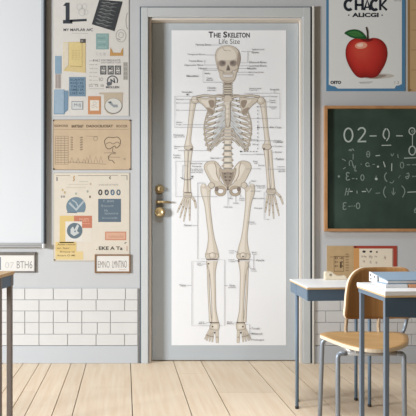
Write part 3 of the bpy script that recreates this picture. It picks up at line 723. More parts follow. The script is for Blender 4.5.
# title and callouts
p = Print(DS)
TI = (58, 58, 60)
p.text('T', 208.6, 213.2, 31.6, 37.6, TI, 0, 0.035); p.text('HE', 213.8, 220.8, 32.8, 37.6, TI, 0, 0.03)
p.text('S', 223.2, 227.2, 31.5, 37.7, TI, 0, 0.035); p.text('KELETON', 227.9, 249.8, 32.7, 37.7, TI, 0, 0.03)
p.text('Life Size', 218.9, 239.8, 38.8, 43.9, (84, 84, 86), 0, 0.0)
lab(p.build('title', sk), 'dark printed title reading The Skeleton Life Size')
p = Print(DS); CL = (136, 136, 138); LN = (164, 164, 166)
def T(b, x0, x1, y, h=1.9): p.text(b, x0, x1, y-h/2, y+h/2, CL, 20, 0.012)
def L(*q, w=0.42): p.stroke(list(q), w, LN, 19)
for a in (('Parietal Bone', 195.6, 210.8, 44.9), ('Temporal Bone', 187.2, 204.6, 54.8), ('Frontal Bone', 189, 202.4, 61.2), ('Zygomatic Bone', 184, 203.2, 65.4), ('Nasal', 198.5, 206.3, 68.6), ('Mandible', 186.5, 198, 76.2), ('Maxilla', 204.6, 209.6, 73.6, 1.5), ('Teeth', 206.2, 211.4, 78.4, 1.5), ('Mental', 206.2, 212.6, 80.2, 1.4),
          ('Sphenoid', 251.6, 263.7, 49.9), ('Bone', 251.6, 258.4, 52.6), ('Ethmoid Bone', 249, 266, 62.5), ('Lacrimal Bone', 249, 265.8, 65.9), ('Maxilla', 247.3, 255.8, 68.6), ('Inferior Nasal Concha', 248, 263, 72.4, 1.4), ('Vomer', 248, 253.3, 74.9, 1.5),
          ('Clavicle', 207, 215.4, 88, 2), ('collar bone', 207, 215.4, 90.4, 1.3), ('Scapula', 181.7, 191.6, 92.4, 2.2), ('Sternum manubrium', 249, 261, 88.6, 1.5), ('of the body', 249, 257, 90.4, 1.3), ('Scapula', 269.7, 278.8, 89.9, 2.2),
          ('Acromion', 176, 184, 99.4, 1.4), ('Spine', 176, 180, 103.2, 1.3), ('Body', 176, 179.8, 110.4, 1.3), ('Inferior', 176, 182, 122.4, 1.4), ('Angle', 176, 181.4, 124.8, 1.3), ('Humerus', 173.4, 183.4, 135, 1.9), ('upper arm bone', 173.2, 185, 137, 1.4),
          ('Coracoid', 269, 276.4, 96.6, 1.4), ('Greater', 269, 275.4, 100.4, 1.4), ('Tubercle', 269, 275, 102.5, 1.4), ('Acromion', 269, 276.4, 107, 1.5), ('Joint', 271, 275, 109, 1.3), ('Rib Cage', 270.2, 281, 127.6, 2.2), ('Humerus', 274, 281, 140.6, 1.4), ('lateral head', 273, 282.6, 142, 1.2), ('Floating', 252, 257.8, 139.8, 1.2), ('Ribs', 252.6, 256.6, 144.4, 1.4), ('Capitulum', 254.4, 264, 154.4, 1.4), ('Ulna', 275.6, 282, 142.2, 1.4), ('Trochlea', 274.4, 282.2, 146.4, 1.5), ('Radial', 275, 281.4, 152.2, 1.4), ('Radius', 275.6, 283.6, 159, 2.1),
          ('Carpal bone', 277, 284.6, 166.8, 1.5), ('of the lower', 277, 285, 169.2, 1.4), ('arm', 278, 284.6, 171.4, 1.4), ('Ilium', 253, 257, 161.4, 1.7), ('crest', 254, 257.4, 163.4, 1.3), ('Sacral', 258, 264, 165.4, 1.5), ('wing', 256, 260.4, 168.8, 1.2), ('Head', 250.8, 255.2, 181, 1.4), ('Femoral', 256, 264.6, 185.8, 1.7), ('of the neck', 256.6, 265, 187.8, 1.2), ('Carpals', 255, 260.4, 191.2, 1.4), ('Metacarpals', 253, 262.4, 198.5, 1.7), ('Phalanges', 254, 262.2, 208.3, 1.7), ('tip', 267, 269, 219.4, 1.3),
          ('Sacrum', 210.4, 219.2, 158, 2), ('Elbow', 174, 180.2, 146.6, 1.3), ('joint', 174, 177.2, 148.6, 1.3), ('Radius', 173.2, 180, 155.2, 1.5), ('Ulna', 173.2, 179.8, 157.6, 1.5), ('Pronation of the', 190, 202.2, 163.5, 1.6), ('Forearm', 192, 201, 166.4, 1.7), ('the radius turns', 190.4, 202.6, 169, 1.3), ('over the ulna and', 190.4, 202.6, 170.7, 1.3), ('carries the hand', 190.4, 202.2, 172.3, 1.3),
          ('Coccyx', 223.6, 232.2, 207.1, 2), ('Pubis', 228.5, 232.6, 198.4, 1.4), ('Ischium', 233, 238.4, 203, 1.6), ('Obturator', 238.8, 244, 198.2, 1.3), ('foramen', 238.6, 244.4, 200, 1.3), ('Femur', 184, 192, 225.2, 1.9), ('Femur', 249, 254.6, 222, 1.5), ('thigh bone', 249, 256, 224, 1.3),
          ('Condyle', 228.4, 234, 250.8, 1.4), ('of femur', 228.8, 234, 252.8, 1.2), ('Lateral', 228.4, 234, 259.6, 1.3), ('Condyle', 228.6, 234.8, 261.6, 1.4), ('Medial', 251.8, 256.4, 252.4, 1.3), ('Condyle', 251.8, 256.6, 254.3, 1.3), ('Patella', 256.3, 264, 260.2, 1.9), ('Tibial', 250.6, 255.2, 269, 1.3), ('Tuberosity', 250.4, 256.6, 271, 1.3), ('Head of', 197, 201.2, 263, 1.2), ('Fibula', 197, 201.8, 264.8, 1.3),
          ('Tibia', 179, 186, 285.3, 2), ('Fibula', 229.4, 234.8, 285.4, 1.8), ('calf bone', 228, 235.4, 287.3, 1.3), ('Lateral', 199, 204, 321.8, 1.3), ('Malleolus', 198.6, 205.6, 323.4, 1.2), ('Medial', 227, 232, 321.8, 1.3), ('Malleolus', 227, 234, 323.4, 1.2), ('Tarsals', 251.5, 259.4, 328.3, 2), ('Metatarsals', 251.5, 262.4, 333.5, 2), ('Phalanges', 251.2, 264, 339.8, 2)):
    T(*a)
for q in ([(212, 45.2), (222, 45.2)], [(205.4, 55.2), (216, 55.2)], [(204.6, 60), (204.6, 65.2), (216, 65.2)], [(207, 69), (217.6, 69)], [(217, 70.6), (203, 70.6), (203, 82.4), (222, 82.4)],
          [(241, 51.6), (247.4, 51.6), (247.4, 63), (240.4, 63)], [(247.4, 51.6), (251, 51.6)], [(240, 66), (248.4, 66)], [(238, 68.8), (246.4, 68.8)], [(237, 72.4), (247.4, 72.4)], [(236.6, 75), (247.4, 75)],
          [(197, 96.4), (174.7, 96.4), (174.7, 127.4), (226, 127.4)], [(184.6, 99.4), (196, 99.4)], [(180.6, 103.2), (200, 103.2)], [(180.4, 110.4), (206, 110.4)], [(182.6, 124.8), (208, 124.8)], [(187, 94), (187, 96.2)],
          [(244, 93.4), (279.6, 93.4), (279.6, 118.5), (250, 118.5)], [(274, 91), (274, 93)], [(262, 96.6), (268.6, 96.6)], [(265, 102), (268.6, 102)], [(256, 107), (268.6, 107)], [(250, 140.8), (273.6, 140.8)], [(240, 154.6), (254, 154.6)], [(271, 146.4), (274, 146.4)], [(271.4, 152.2), (274.6, 152.2)], [(273, 159), (275, 159)], [(267, 169.2), (277, 169.2)],
          [(180.6, 146.6), (186, 146.6)], [(178, 150.6), (209, 150.6)], [(208, 161.3), (175.6, 161.3), (175.6, 196.6), (217, 196.6)], [(219.6, 158), (224, 158)], [(197.4, 183), (204, 183)], [(197.4, 183), (197.4, 258.8), (217, 258.8)], [(192.6, 225.4), (197.4, 225.4)],
          [(246, 169), (255.6, 168.8)], [(250, 181), (248.6, 184.6)], [(246, 186), (255.6, 186)], [(250, 191.2), (254.6, 191.2)], [(262.8, 198.5), (264, 198.5)], [(267, 192), (264, 192), (264, 219.4), (266.4, 219.4)], [(267, 194.6), (275, 194.8)],
          [(227.8, 190.6), (227.8, 205.6)], [(230.2, 190), (230.2, 198)], [(235.4, 195), (235.4, 201.8)], [(238, 192), (241, 197)], [(247, 222.6), (248.6, 222.6)],
          [(234.6, 251), (238, 253)], [(235, 260.6), (238, 260.6)], [(246, 259.4), (256, 260.2)], [(253.4, 255), (253.4, 269)], [(247, 262.4), (250.6, 269)], [(205, 261.4), (191.8, 261.4), (191.8, 325.6), (211, 325.6)], [(187, 285.3), (191.8, 285.3)], [(217, 259.6), (224.3, 259.6), (224.3, 325.6), (219, 325.6)], [(224.3, 285.6), (227.6, 285.6)], [(202, 264), (207, 264)], [(206, 322.6), (210, 322.6)], [(234.4, 322.8), (237, 322.8)], [(245, 324.4), (249.6, 324.4), (249.6, 340), (250.8, 340)], [(249.6, 328.3), (251, 328.3)], [(249.6, 333.5), (251, 333.5)]):
    L(*q)
for k in range(12): p.rect(257.3, 257.9, 106+k*3.8, 107.6+k*3.8, (132, 132, 134), 19)
for k in range(5): p.rect(258.6+k*2.6, 259.8+k*2.6, 127.3, 127.9, (132, 132, 134), 19)
for k in range(6): p.rect(241+k*3, 242.2+k*3, 151.2, 151.9, (110, 110, 112), 19)
for x, y in ((257.6, 127.6), (240.6, 151.5), (192, 176.4), (187.2, 94.6)): p.ell(x, y, 0.8, 0.8, (90, 90, 92), 20, 10)
p.stroke(catmull([(180.4, 177.4), (184, 179.4), (189, 179.6), (192.6, 177.6)], 4, False), 0.6, (128, 128, 130), 19); L((182.4, 166), (182.4, 178)); L((182.4, 165.6), (188, 165.6))
for x, y in ((208.4, 263.6), (210.6, 322.4), (238.4, 261), (237.4, 322.4), (242.9, 256.4)): p.ell(x, y, 0.8, 0.7, (84, 78, 76), 22, 10)
lab(p.build('callout_labels', sk), 'small grey callout names and thin leader lines')

# ================================================================== right side of the wall
ap = sheet('apple_poster', 326.2, 405, -22, 91.2, mat('poster_blue', (78, 128, 166), 0.6, var=0.03, scale=10))
tag(ap, 'blue-bordered poster of a red apple headed CHACK, above the chalkboard', 'poster')
p = Print(DP)
p.poly([(328.8, -19), (401.8, -19), (401.8, 84), (399, 85.4), (396, 85.8), (394.6, 88.4), (338, 88.6), (334.6, 86.2), (331.8, 86), (328.8, 84.6)], (220, 223, 223), 0)
lab(p.build('printed_sheet', ap), 'pale grey printed area')
p = Print(DP, 0.00022)
q = catmull([(366.6, 39.6), (373, 37.9), (380, 39.4), (385.6, 45), (387.4, 53), (386, 61.4), (382, 69.6), (377, 76.4), (371, 78), (366.6, 77.4), (361, 78), (356, 76), (351, 69.6), (346.8, 61), (345.4, 53), (347, 45), (352, 39.6), (359, 38)], 6)
cx, cy = 366.4, 56.5
p.poly(catmull([(360, 77), (372, 75), (384, 73.6), (394, 75.4), (390, 77.6), (374, 79)], 5), (192, 188, 182), 3)
p.poly(catmull([(364, 77.4), (374, 75), (383, 74.6), (386, 76), (376, 78.6)], 5), (150, 138, 130), 4)
steps = ((1, 0, 0, (128, 36, 34)), (0.93, -0.8, -1, (152, 41, 37)), (0.84, -1.6, -2, (170, 47, 41)), (0.7, -3, -3.4, (184, 54, 47)), (0.5, -4.6, -5.4, (192, 64, 54)), (0.3, -5.6, -7, (198, 76, 62)))
for k in range(16):
    t = k/15*(len(steps)-1); i = min(int(t), len(steps)-2); t -= i; A0, A1 = steps[i], steps[i+1]
    f, dx, dy = (A0[n]+(A1[n]-A0[n])*t for n in range(3)); c = [A0[3][n]+(A1[3][n]-A0[3][n])*t for n in range(3)]
    p.poly([(cx+(x-cx)*f+dx, cy+(y-cy)*f+dy) for x, y in q], c, 5+k*0.35)
p.poly(catmull([(354.8, 46.4), (357, 43.4), (362, 42.2), (366, 43.4), (367, 46), (364, 48.4), (358, 48.8)], 5), (226, 160, 138), 11); p.poly(catmull([(357, 45), (360, 43.6), (363, 44), (362, 46.6), (358.6, 46.8)], 5), (240, 206, 190), 12)
p.poly(catmull([(360.6, 39.6), (366.6, 38.6), (373, 39.6), (367.4, 42)], 5), (112, 30, 30), 12)
p.stroke(catmull([(366, 27.2), (367.2, 32), (367.6, 40.4)], 5, False), 1.5, (62, 52, 42), 14)
lf = catmull([(344.2, 33.2), (349, 30.2), (356, 29.6), (362, 32.4), (366.4, 38.4), (360, 39), (352, 38), (347, 35.4)], 5)
p.poly(lf, (40, 88, 52), 13); p.poly([(355+(x-355)*0.7, 33.6+(y-33.6)*0.6) for x, y in lf], (66, 122, 66), 14); p.stroke([(346, 33.6), (355, 34), (365, 38)], 0.4, (44, 92, 52), 15)
lab(p.build('apple_picture', ap), 'printed red apple with a green leaf')
p = Print(DP)
KC = (42, 48, 56)
p.ring(348.8, 5, 4.0, 4.9, 2.9, KC, 2, 24, 48, 312)
for x in (354.6, 361.2): p.rect(x, x+2.6, -0.4, 10.2, KC, 2)
p.rect(356, 362, 3.8, 6.2, KC, 2)
p.stroke([(364.2, 10.2), (367.2, 0), (370.2, 10.2)], 2.2, KC, 2); p.line(365.4, 7.4, 369.4, 7.2, KC, 1.5, 2)
p.ring(374.6, 5, 3.6, 4.9, 2.9, KC, 2, 24, 48, 312)
p.rect(379, 381.4, -0.4, 10.2, KC, 2); p.stroke([(386.2, -0.4), (381.6, 5.2), (386.8, 10.2)], 2.3, KC, 2)
lab(p.build('heading', ap), 'hand-drawn black heading CHACK')
p = Print(DP); p.rect(348, 349.4, 14.6, 15.8, KC, 2); p.text('ALICGI', 352, 378.6, 12.8, 17.2, KC, 2, 0.05); p.rect(381.4, 382.8, 14.6, 15.8, KC, 2); lab(p.build('subheading', ap), 'smaller bold line under the heading')
p = Print(DP); p.text('OITO', 330.4, 341.2, 80.8, 84, (52, 56, 62), 2, 0.06); lab(p.build('corner_lettering', ap), 'small dark letters in the lower left corner')
p = Print(DP); p.text('1 2', 394.6, 399, 81, 83.8, (150, 152, 152), 2); p.line(359, 82.4, 372.6, 82, (150, 150, 150), 0.6, 2); p.line(360, 83.4, 370, 83.2, (176, 176, 176), 0.5, 2)
p.text('no rre', 394, 401, -0.4, 1.4, (130, 140, 150), 2); p.build('fine_print', ap)

kp2 = sheet('kraft_poster', 407.6, 470, -22, 91.6, mat('kraft_board_face', (190, 160, 120), 0.85, var=0.06, scale=12), thick=0.003)
kp2.location.y += 0.0004
tag(kp2, 'tan board cut off by the right edge, beside the apple poster', 'poster')
p = Print(DP); p.rect(407.6, 410, -22, 91.6, (150, 120, 84), 0)
lab(p.build('dark_margin', kp2), 'darker brown left margin')
p = Print(DP)
for k in range(4): p.line(411.4, 10+k*20, 466, 10+k*20, (160, 126, 88), 0.6, 1)
p.build('ruled_lines', kp2); pins(kp2, [(410, 90)], DP)

# chalkboard
cb_m = bpy.data.materials.new('chalkboard_green'); cb_m.use_nodes = True
nt = cb_m.node_tree; b = nt.nodes['Principled BSDF']; b.inputs['Roughness'].default_value = 0.75; b.inputs['Specular IOR Level'].default_value = 0.25
tc = nt.nodes.new('ShaderNodeTexCoord'); n = nt.nodes.new('ShaderNodeTexNoise'); n.inputs['Scale'].default_value = 5; n.inputs['Detail'].default_value = 8
r = nt.nodes.new('ShaderNodeValToRGB'); r.color_ramp.elements[0].position = .35; r.color_ramp.elements[1].position = .75
r.color_ramp.elements[0].color = rgb((44, 62, 54)); r.color_ramp.elements[1].color = rgb((60, 79, 70))
nt.links.new(tc.outputs['Object'], n.inputs['Vector']); nt.links.new(n.outputs['Fac'], r.inputs['Fac']); nt.links.new(r.outputs['Color'], b.inputs['Base Color'])
cb = sheet('chalkboard', 326, 520, 109, 229.6, cb_m, thick=0.010)
tag(cb, 'dark green chalkboard in a wooden frame covered with chalk figures', 'chalkboard')
fw = wood('oak_frame', (186, 142, 100), (160, 114, 74), stretch=(12, 12, 12), rough=0.45)
bm = bmesh.new()
pxbox(bm, 323.6, 326.6, 106.6, 231.4, -0.034, 0, bevel=0.002); pxbox(bm, 519, 522, 106.6, 231.4, -0.034, 0, bevel=0.002)
pxbox(bm, 325, 520.6, 106.6, 109.4, -0.0335, 0, bevel=0.002); pxbox(bm, 325, 520.6, 228.6, 231.4, -0.0335, 0, bevel=0.002)
lab(obj('frame', bm, fw, cb), 'light brown wooden frame')
p = Print(D-0.010); C1 = (174, 186, 181); C2 = (128, 143, 137)
p.ring(348.4, 135, 4.2, 6.7, 1.5, C1, 1, 32)
p.stroke(catmull([(358, 130.2), (360, 128.2), (363, 128), (365, 130), (364.6, 133), (361, 138), (357.6, 141.6)], 5, False)+[(366.2, 141.4)], 1.5, C1, 1)
p.line(369.6, 136, 376.6, 135.9, C1, 1.1, 1); p.line(396.2, 135.8, 402.8, 135.9, C1, 1.1, 1); p.line(381.6, 145.4, 391.2, 145.2, C1, 0.9, 1)
p.stroke(catmull([(386, 128.4), (383.8, 131.6), (383.4, 136), (385.4, 139)], 5, False), 1.4, C1, 1); p.stroke(catmull([(387, 128.6), (389, 132), (388.8, 137), (386.4, 141)], 5, False), 1.1, C1, 1)
p.ring(412, 131.2, 3, 3.4, 1.0, C1, 1); p.ring(412.4, 131.2, 0.9, 1, 0.7, C2, 1); p.line(412.4, 135, 412.5, 146, C1, 0.8, 1); p.ring(412.2, 150.6, 3.2, 4.4, 1.1, C1, 1)
p.line(404, 158.2, 420, 157.6, C1, 0.8, 1)
def ch(*pts, w=0.8, c=C2, sm=True): p.stroke(catmull(list(pts), 4, False) if sm and len(pts) > 2 else list(pts), w, c, 1)
p.build('chalk_line', cb); p = Print(D-0.010)
ch((348.8, 151), (350, 149.2), (351, 151), (352.4, 148.8), (354, 150.8)); ch((353.2, 154), (353, 159.6)); ch((342, 159), (344.4, 160), (345.6, 161)); ch((343, 169), (345.6, 167.4))
ch((349.6, 166), (349.2, 162), (351, 160.6), (352.2, 162), (352.6, 166)); ch((352.8, 163.6), (354, 168), (355.6, 165.4), (354.8, 170.8), (356.8, 170.6))
p.ring(368.2, 154.2, 1.6, 3, 0.8, C2, 1, 16); p.line(366.8, 154.2, 369.6, 154.2, C2, 0.7, 1); p.ring(367.4, 164.6, 1.7, 1.8, 0.9, C2, 1, 16); ch((369, 163), (369.6, 166.8)); p.ell(361.2, 164.2, 0.6, 0.6, C2, 1, 8)
p.build('chalk_line', cb); p = Print(D-0.010)
p.ell(338.8, 176.4, 1.2, 1.2, C2, 1, 10); ch((349.6, 173), (346.8, 172.8), (346.6, 175.6), (348.6, 176.2), (346.4, 177), (346.8, 180), (350, 179.4), w=1.0); p.line(352, 178.6, 354.4, 178.4, C2, 0.8, 1); p.ell(356.6, 178.8, 0.8, 0.8, C2, 1, 8); p.ring(362.4, 177.6, 1.6, 2.8, 0.9, C2, 1, 16)
p.build('chalk_line', cb); p = Print(D-0.010)
p.line(375.6, 155.8, 380, 155.4, C1, 0.9, 1); ch((391, 153.6), (392, 156), (393.8, 153.4)); ch((397.8, 154), (398, 157.2), (398.8, 157.6))
p.ring(402, 165.2, 1.7, 3, 0.8, C2, 1, 16); p.line(406.6, 164.8, 410.2, 164.8, C2, 0.8, 1); p.line(412, 164.8, 420, 164.6, C2, 0.8, 1); p.line(372.4, 164.4, 375, 164.2, C2, 0.6, 1); p.ell(378, 166.6, 1.1, 1.1, C1, 1, 10)
p.line(383.4, 161.6, 385.2, 167.2, C1, 1.0, 1); p.line(391.8, 163.4, 391.6, 171, C1, 0.9, 1); ch((386.8, 172.6), (384.8, 175), (385, 179), (387.2, 181.8), w=1.0); ch((389.6, 182), (392, 183), (394, 180.6), w=0.7); p.line(398.4, 178, 400.4, 175, C2, 0.5, 1)
ch((406.6, 174), (408.4, 173), (409, 176), (407.4, 178.8), (405.6, 177), (408.6, 176), w=0.9); p.ell(413, 176.4, 0.8, 0.8, C2, 1, 8); p.line(414, 176.4, 418, 176, C2, 0.7, 1); p.ell(376.2, 178.8, 1.4, 1.5, C1, 1, 10); p.line(376, 175.6, 376.2, 178, C2, 0.8, 1)
p.build('chalk_line', cb); p = Print(D-0.010)
p.line(346.6, 188, 345, 195.4, C2, 0.9, 1); p.line(349.4, 188.2, 347.6, 195.2, C2, 0.9, 1); p.line(345.4, 192, 349.2, 191, C2, 0.7, 1); p.line(349.6, 191.4, 352.6, 191.4, C1, 0.9, 1); ch((357, 190.6), (357, 193.6), w=1.0); p.line(361.8, 191.6, 366, 191.4, C1, 0.9, 1); ch((366.2, 188.4), (368.8, 192.6), (371.4, 188.4), w=1.0, sm=False)
p.line(375.6, 193.2, 380, 193, C2, 0.7, 1); ch((385.6, 186.4), (383.8, 190), (383.8, 194), (385.8, 197.6), w=0.9); p.line(393.4, 187.8, 393.4, 195, C2, 0.8, 1); ch((391.6, 191.6), (393.4, 195), (395.4, 191.8), w=0.6); ch((401.6, 185.6), (404.4, 189), (404.6, 193), (402.4, 197.4), w=0.9); p.line(407.4, 192.2, 420, 191.6, C1, 0.8, 1)
p.build('chalk_line', cb); p = Print(D-0.010)
ch((346.4, 202.8), (343.6, 203), (343.4, 205.4), (345.4, 205.8), (343.2, 206.6), (343.6, 209.4), (346.4, 208.8), w=0.9); p.line(348.2, 206.4, 350.6, 206.2, C2, 0.7, 1); p.ell(352, 206, 0.5, 0.5, C2, 1, 8); p.ell(354.4, 206, 0.6, 0.6, C2, 1, 8); p.ring(358, 205.8, 1.7, 2.9, 0.9, C2, 1, 16)
ch((416.4, 207.6), (414.4, 210), (415, 212.6), (416.8, 211), (415, 209.6), w=0.9)
p.build('chalk_line', cb)

# two sheets low on the wall behind the back desk
ts = sheet('tan_notice', 326.8, 353.4, 245.8, 281, mat('tan_notice_paper', (186, 160, 122), 0.85, var=0.06, scale=20))
tag(ts, 'tan notice with a small dark diagram on the wall behind the back desk', 'poster')
p = Print(DP); K3 = (132, 108, 80)
p.frame(333.8, 344, 256, 271.6, 0.6, K3, 0)
for yy in (257, 261, 265): p.text('E+', 335, 338, yy, yy+2.2, (96, 78, 62), 1, 0.03); p.text('-o', 339.4, 343, yy, yy+2.2, (96, 78, 62), 1, 0.02)
for k in range(7): p.text('oe', 345.6, 348.6, 253.6+k*2.7, 255+k*2.7, K3, 1, 0.02)
p.line(330, 257, 350, 256, K3, 0.5, 1); p.rect(340, 341.6, 262, 268, (92, 76, 62), 1)
p.build('printed_diagram', ts)
rs = sheet('red_edged_notice', 353.6, 396.8, 245.8, 281, mat('notice_red', (160, 66, 52), 0.75, var=0.05, scale=18))
tag(rs, 'notice with a red border and cream panel behind the wooden chair back', 'poster')
p = Print(DP)
p.rect(353.6, 359.2, 248.2, 281, (200, 150, 96), 0); p.rect(359.2, 393, 248.6, 281, (224, 214, 196), 1)
p.line(392.4, 248.6, 392.4, 280, (150, 110, 90), 0.5, 2)
p.ell(364, 251.6, 1.7, 1.2, (58, 58, 64), 2, 14); p.ell(370.8, 251.6, 1.4, 1.0, (64, 66, 74), 2, 14); p.ell(376.8, 252, 1.0, 0.9, (74, 70, 72), 2, 12)
for x0, x1, y, h in ((361.6, 366.6, 255.4, 2), (369, 372.4, 255, 3.4), (374.6, 377, 255.6, 1.8), (384, 386, 255.4, 4), (363, 365, 260, 2.4), (369.8, 371.4, 260.2, 3.4), (375.6, 377.2, 261, 3)): p.text('Hs', x0, x1, y, y+h, (150, 136, 124), 2, 0.02)
p.build('printed_notice', rs); pins(rs, [(355, 247)], DP)

# ================================================================== furniture
lam = mat('white_laminate', (238, 239, 240), 0.35, var=0.01, scale=10)
ply = wood('plywood_edge', (222, 196, 154), (192, 160, 116), stretch=(8, 8, 160))
blue_p = mat('slate_blue_steel', (102, 122, 142), 0.45, var=0.03, scale=8)
deep_p = mat('deep_slate_steel', (78, 98, 118), 0.5, var=0.03, scale=8)
dark_p = mat('dark_slate_panel', (72, 92, 110), 0.5, var=0.04, scale=8)
steel = mat('grey_blue_steel', (142, 152, 164), 0.35, 0.35)
steel_l = mat('pale_grey_steel', (178, 180, 182), 0.35, 0.35)
foot_m = mat('rubber_foot', (52, 52, 54), 0.8)

def desk(name, fl, ang, width, depth, h, top_t, legs, apron_h, leg_r=0.008, square=False, top_m=lam, edge_m=ply, apron_m=None, side_m=blue_p, leg_m=blue_p, apron_back=0.004, side_h=None, bow=0.0, rim=0.005):
    """desk in its own frame: x to the right along the front edge, y away from the room"""
    r = empty(name, W(fl[0], fl[1], 0), ang, local=True)
    bm = bmesh.new(); box(bm, 0, width, 0, depth, h-rim, h, bevel=0.0015); obj('desktop', bm, top_m, r)
    bm = bmesh.new(); box(bm, 0.001, width-0.001, 0.001, depth-0.001, h-top_t, h-rim+0.0005, bevel=0.002); lab(obj('desktop_edge', bm, edge_m, r), 'pale plywood underside and edge')
    zt_ = h-top_t
    sh = side_h or apron_h
    # front panel, with a bowed lower edge when asked
    bm = bmesh.new(); n = 16
    lo = [(0.006+(width-0.012)*i/n, zt_-apron_h-bow*math.sin(math.pi*i/n)) for i in range(n+1)]
    pts = [(0.006, zt_)]+lo+[(width-0.006, zt_)]
    a = [bm.verts.new((x, apron_back, z)) for x, z in pts]; b = [bm.verts.new((x, apron_back+0.012, z)) for x, z in pts]
    bm.faces.new(a); bm.faces.new(b[::-1])
    for i in range(len(pts)): bm.faces.new((a[i], a[(i+1) % len(pts)], b[(i+1) % len(pts)], b[i]))
    bmesh.ops.recalc_face_normals(bm, faces=bm.faces[:])
    obj('front_panel', bm, apron_m or deep_p, r)
    for x0, x1 in ((0.004, 0.014), (width-0.014, width-0.004)):
        bm = bmesh.new(); box(bm, x0, x1, apron_back+0.0125, depth-0.006, zt_-sh, zt_, bevel=0.001); obj('side_rail', bm, side_m, r)
    bm = bmesh.new(); box(bm, 0.0145, width-0.0145, depth-0.018, depth-0.006, zt_-sh*0.8, zt_, bevel=0.001); obj('back_rail', bm, side_m, r)
    for x, y in legs:
        bm = bmesh.new()
        if square: box(bm, x-leg_r, x+leg_r, y-leg_r, y+leg_r, 0.006, zt_, bevel=0.002)
        else: tube(bm, [(x, y, 0.006), (x, y, zt_-0.0005)], leg_r, 14)
        lg = obj('leg', bm, leg_m, r)
        bm = bmesh.new(); lathe(bm, [(leg_r*1.15, 0), (leg_r*1.15, 0.012), (leg_r*0.8, 0.014)], (x, y, 0), 'z', 16); lab(obj('foot', bm, foot_m, lg), 'dark rubber foot')
    return r
# back desk
bd = desk('school_desk', (0.431, 2.51), math.radians(4.6), 0.375, 0.345, 0.602, 0.012,
          [(0.009, 0.222), (0.366-0.004, 0.222), (0.034, 0.322), (0.330, 0.322)], 0.050)
tag(bd, 'small white-topped desk with a slate-blue frame behind the wooden chair', 'desk')
# front desk
fd = desk('school_desk', (0.553, 1.80), math.radians(4.6), 0.56, 0.262, 0.671, 0.020,
          [(0.012, 0.020), (0.012, 0.242), (0.548, 0.020), (0.548, 0.242)], 0.062, leg_r=0.0075, square=True, apron_m=dark_p, leg_m=mat('dark_blue_steel', (112, 126, 142), 0.45, 0.05), side_m=blue_p, apron_back=0.012, side_h=0.014, bow=0.008, rim=0.014)
tag(fd, 'white desk nearest the camera at right with a dark panel, carrying books', 'desk')
# left desk
wt = wood('tan_desktop', (204, 172, 128), (176, 142, 100), stretch=(4, 60, 60))
ld = desk('school_desk', (-1.452, 2.352), 0.0, 0.60, 0.19, 0.669, 0.014,
          [(0.587, 0.03), (0.587, 0.16), (0.013, 0.03), (0.013, 0.16)], 0.048, leg_r=0.0105, square=True, top_m=wt, edge_m=wt, apron_m=mat('slate_front', (146, 164, 180), 0.5), side_m=dark_p, leg_m=mat('brown_grey_steel', (112, 104, 100), 0.5, 0.2))
tag(ld, 'wood-topped desk with a blue front cut off by the left edge', 'desk')

# chair
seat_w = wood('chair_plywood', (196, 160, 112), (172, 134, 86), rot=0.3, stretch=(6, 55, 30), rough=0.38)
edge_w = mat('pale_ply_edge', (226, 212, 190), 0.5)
CH = empty('school_chair', W(0.64, 2.3, 0))
tag(CH, 'tan plywood school chair on grey steel legs between the two right-hand desks', 'chair')
so = catmull([(0.466, 2.395), (0.474, 2.33), (0.525, 2.21), (0.575, 2.148), (0.64, 2.135), (0.705, 2.16), (0.775, 2.24), (0.812, 2.335), (0.822, 2.405), (0.79, 2.438), (0.70, 2.446), (0.60, 2.446), (0.515, 2.44)], 4)
bm = bmesh.new()
def seat_at(x, d, s):
    q = ((x-0.645)/0.17)**2; e = (2.30-d)/0.15
    z = 0.421-0.010*(1-min(q, 1))*(1-min(abs(e), 1)**2)-0.010*max(e-0.3, 0)**2
    return W(x, d, z-(0.013 if s else 0))
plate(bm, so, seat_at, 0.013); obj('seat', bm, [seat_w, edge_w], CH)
bo = catmull([(346, 318), (345.6, 305), (346.6, 292), (349, 280.5), (354, 272.4), (361.5, 268), (370, 267.2), (380, 267), (393, 267), (402, 267.1), (408, 269.6), (411.2, 275.4), (412.6, 288), (412.6, 305), (411.8, 317.4), (396, 318.6), (380, 319), (362, 318.8)], 4)
bm = bmesh.new()
def back_at(px, py, s):
    q = ((px-379)/33.0)
    d = 2.478-0.045*q*q-0.012*((py-300)/30.0)
    v = P(px, py, d); 
    return v+(Vector((0.004*q, 0.013, 0)) if s else Vector((0, 0, 0)))
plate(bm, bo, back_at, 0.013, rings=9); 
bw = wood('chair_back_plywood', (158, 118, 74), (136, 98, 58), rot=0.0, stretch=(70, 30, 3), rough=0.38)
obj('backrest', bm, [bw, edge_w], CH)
zb = 0.384; r_ = 0.0092
# front frame: two legs joined by a bar under the seat
bm = bmesh.new(); tube(bm, [W(0.503, 2.2, zb), W(0.742, 2.2, zb)], r_*0.92); lab(obj('front_bar', bm, steel_l, CH), 'pale grey cross bar under the seat')
def chair_leg(pts):
    bm = bmesh.new(); tube(bm, round_path(pts, 0.03), r_, 14); lg = obj('leg', bm, steel, CH)
    bm = bmesh.new(); e = Vector(pts[-1]); lathe(bm, [(r_*1.2, 0), (r_*1.2, 0.014), (r_*0.8, 0.016)], (e.x, e.y, 0), 'z', 14); obj('foot', bm, foot_m, lg)
chair_leg([W(0.53, 2.2, zb), W(0.496, 2.2, zb), W(0.494, 2.19, 0.008)])
chair_leg([W(0.72, 2.2, zb), W(0.748, 2.2, zb), W(0.749, 2.19, 0.008)])
chair_leg([W(0.53, 2.39, 0.399), W(0.478, 2.405, 0.399), W(0.468, 2.42, 0.008)])
chair_leg([W(0.69, 2.40, 0.399), W(0.752, 2.41, 0.399), W(0.757, 2.45, 0.008)])
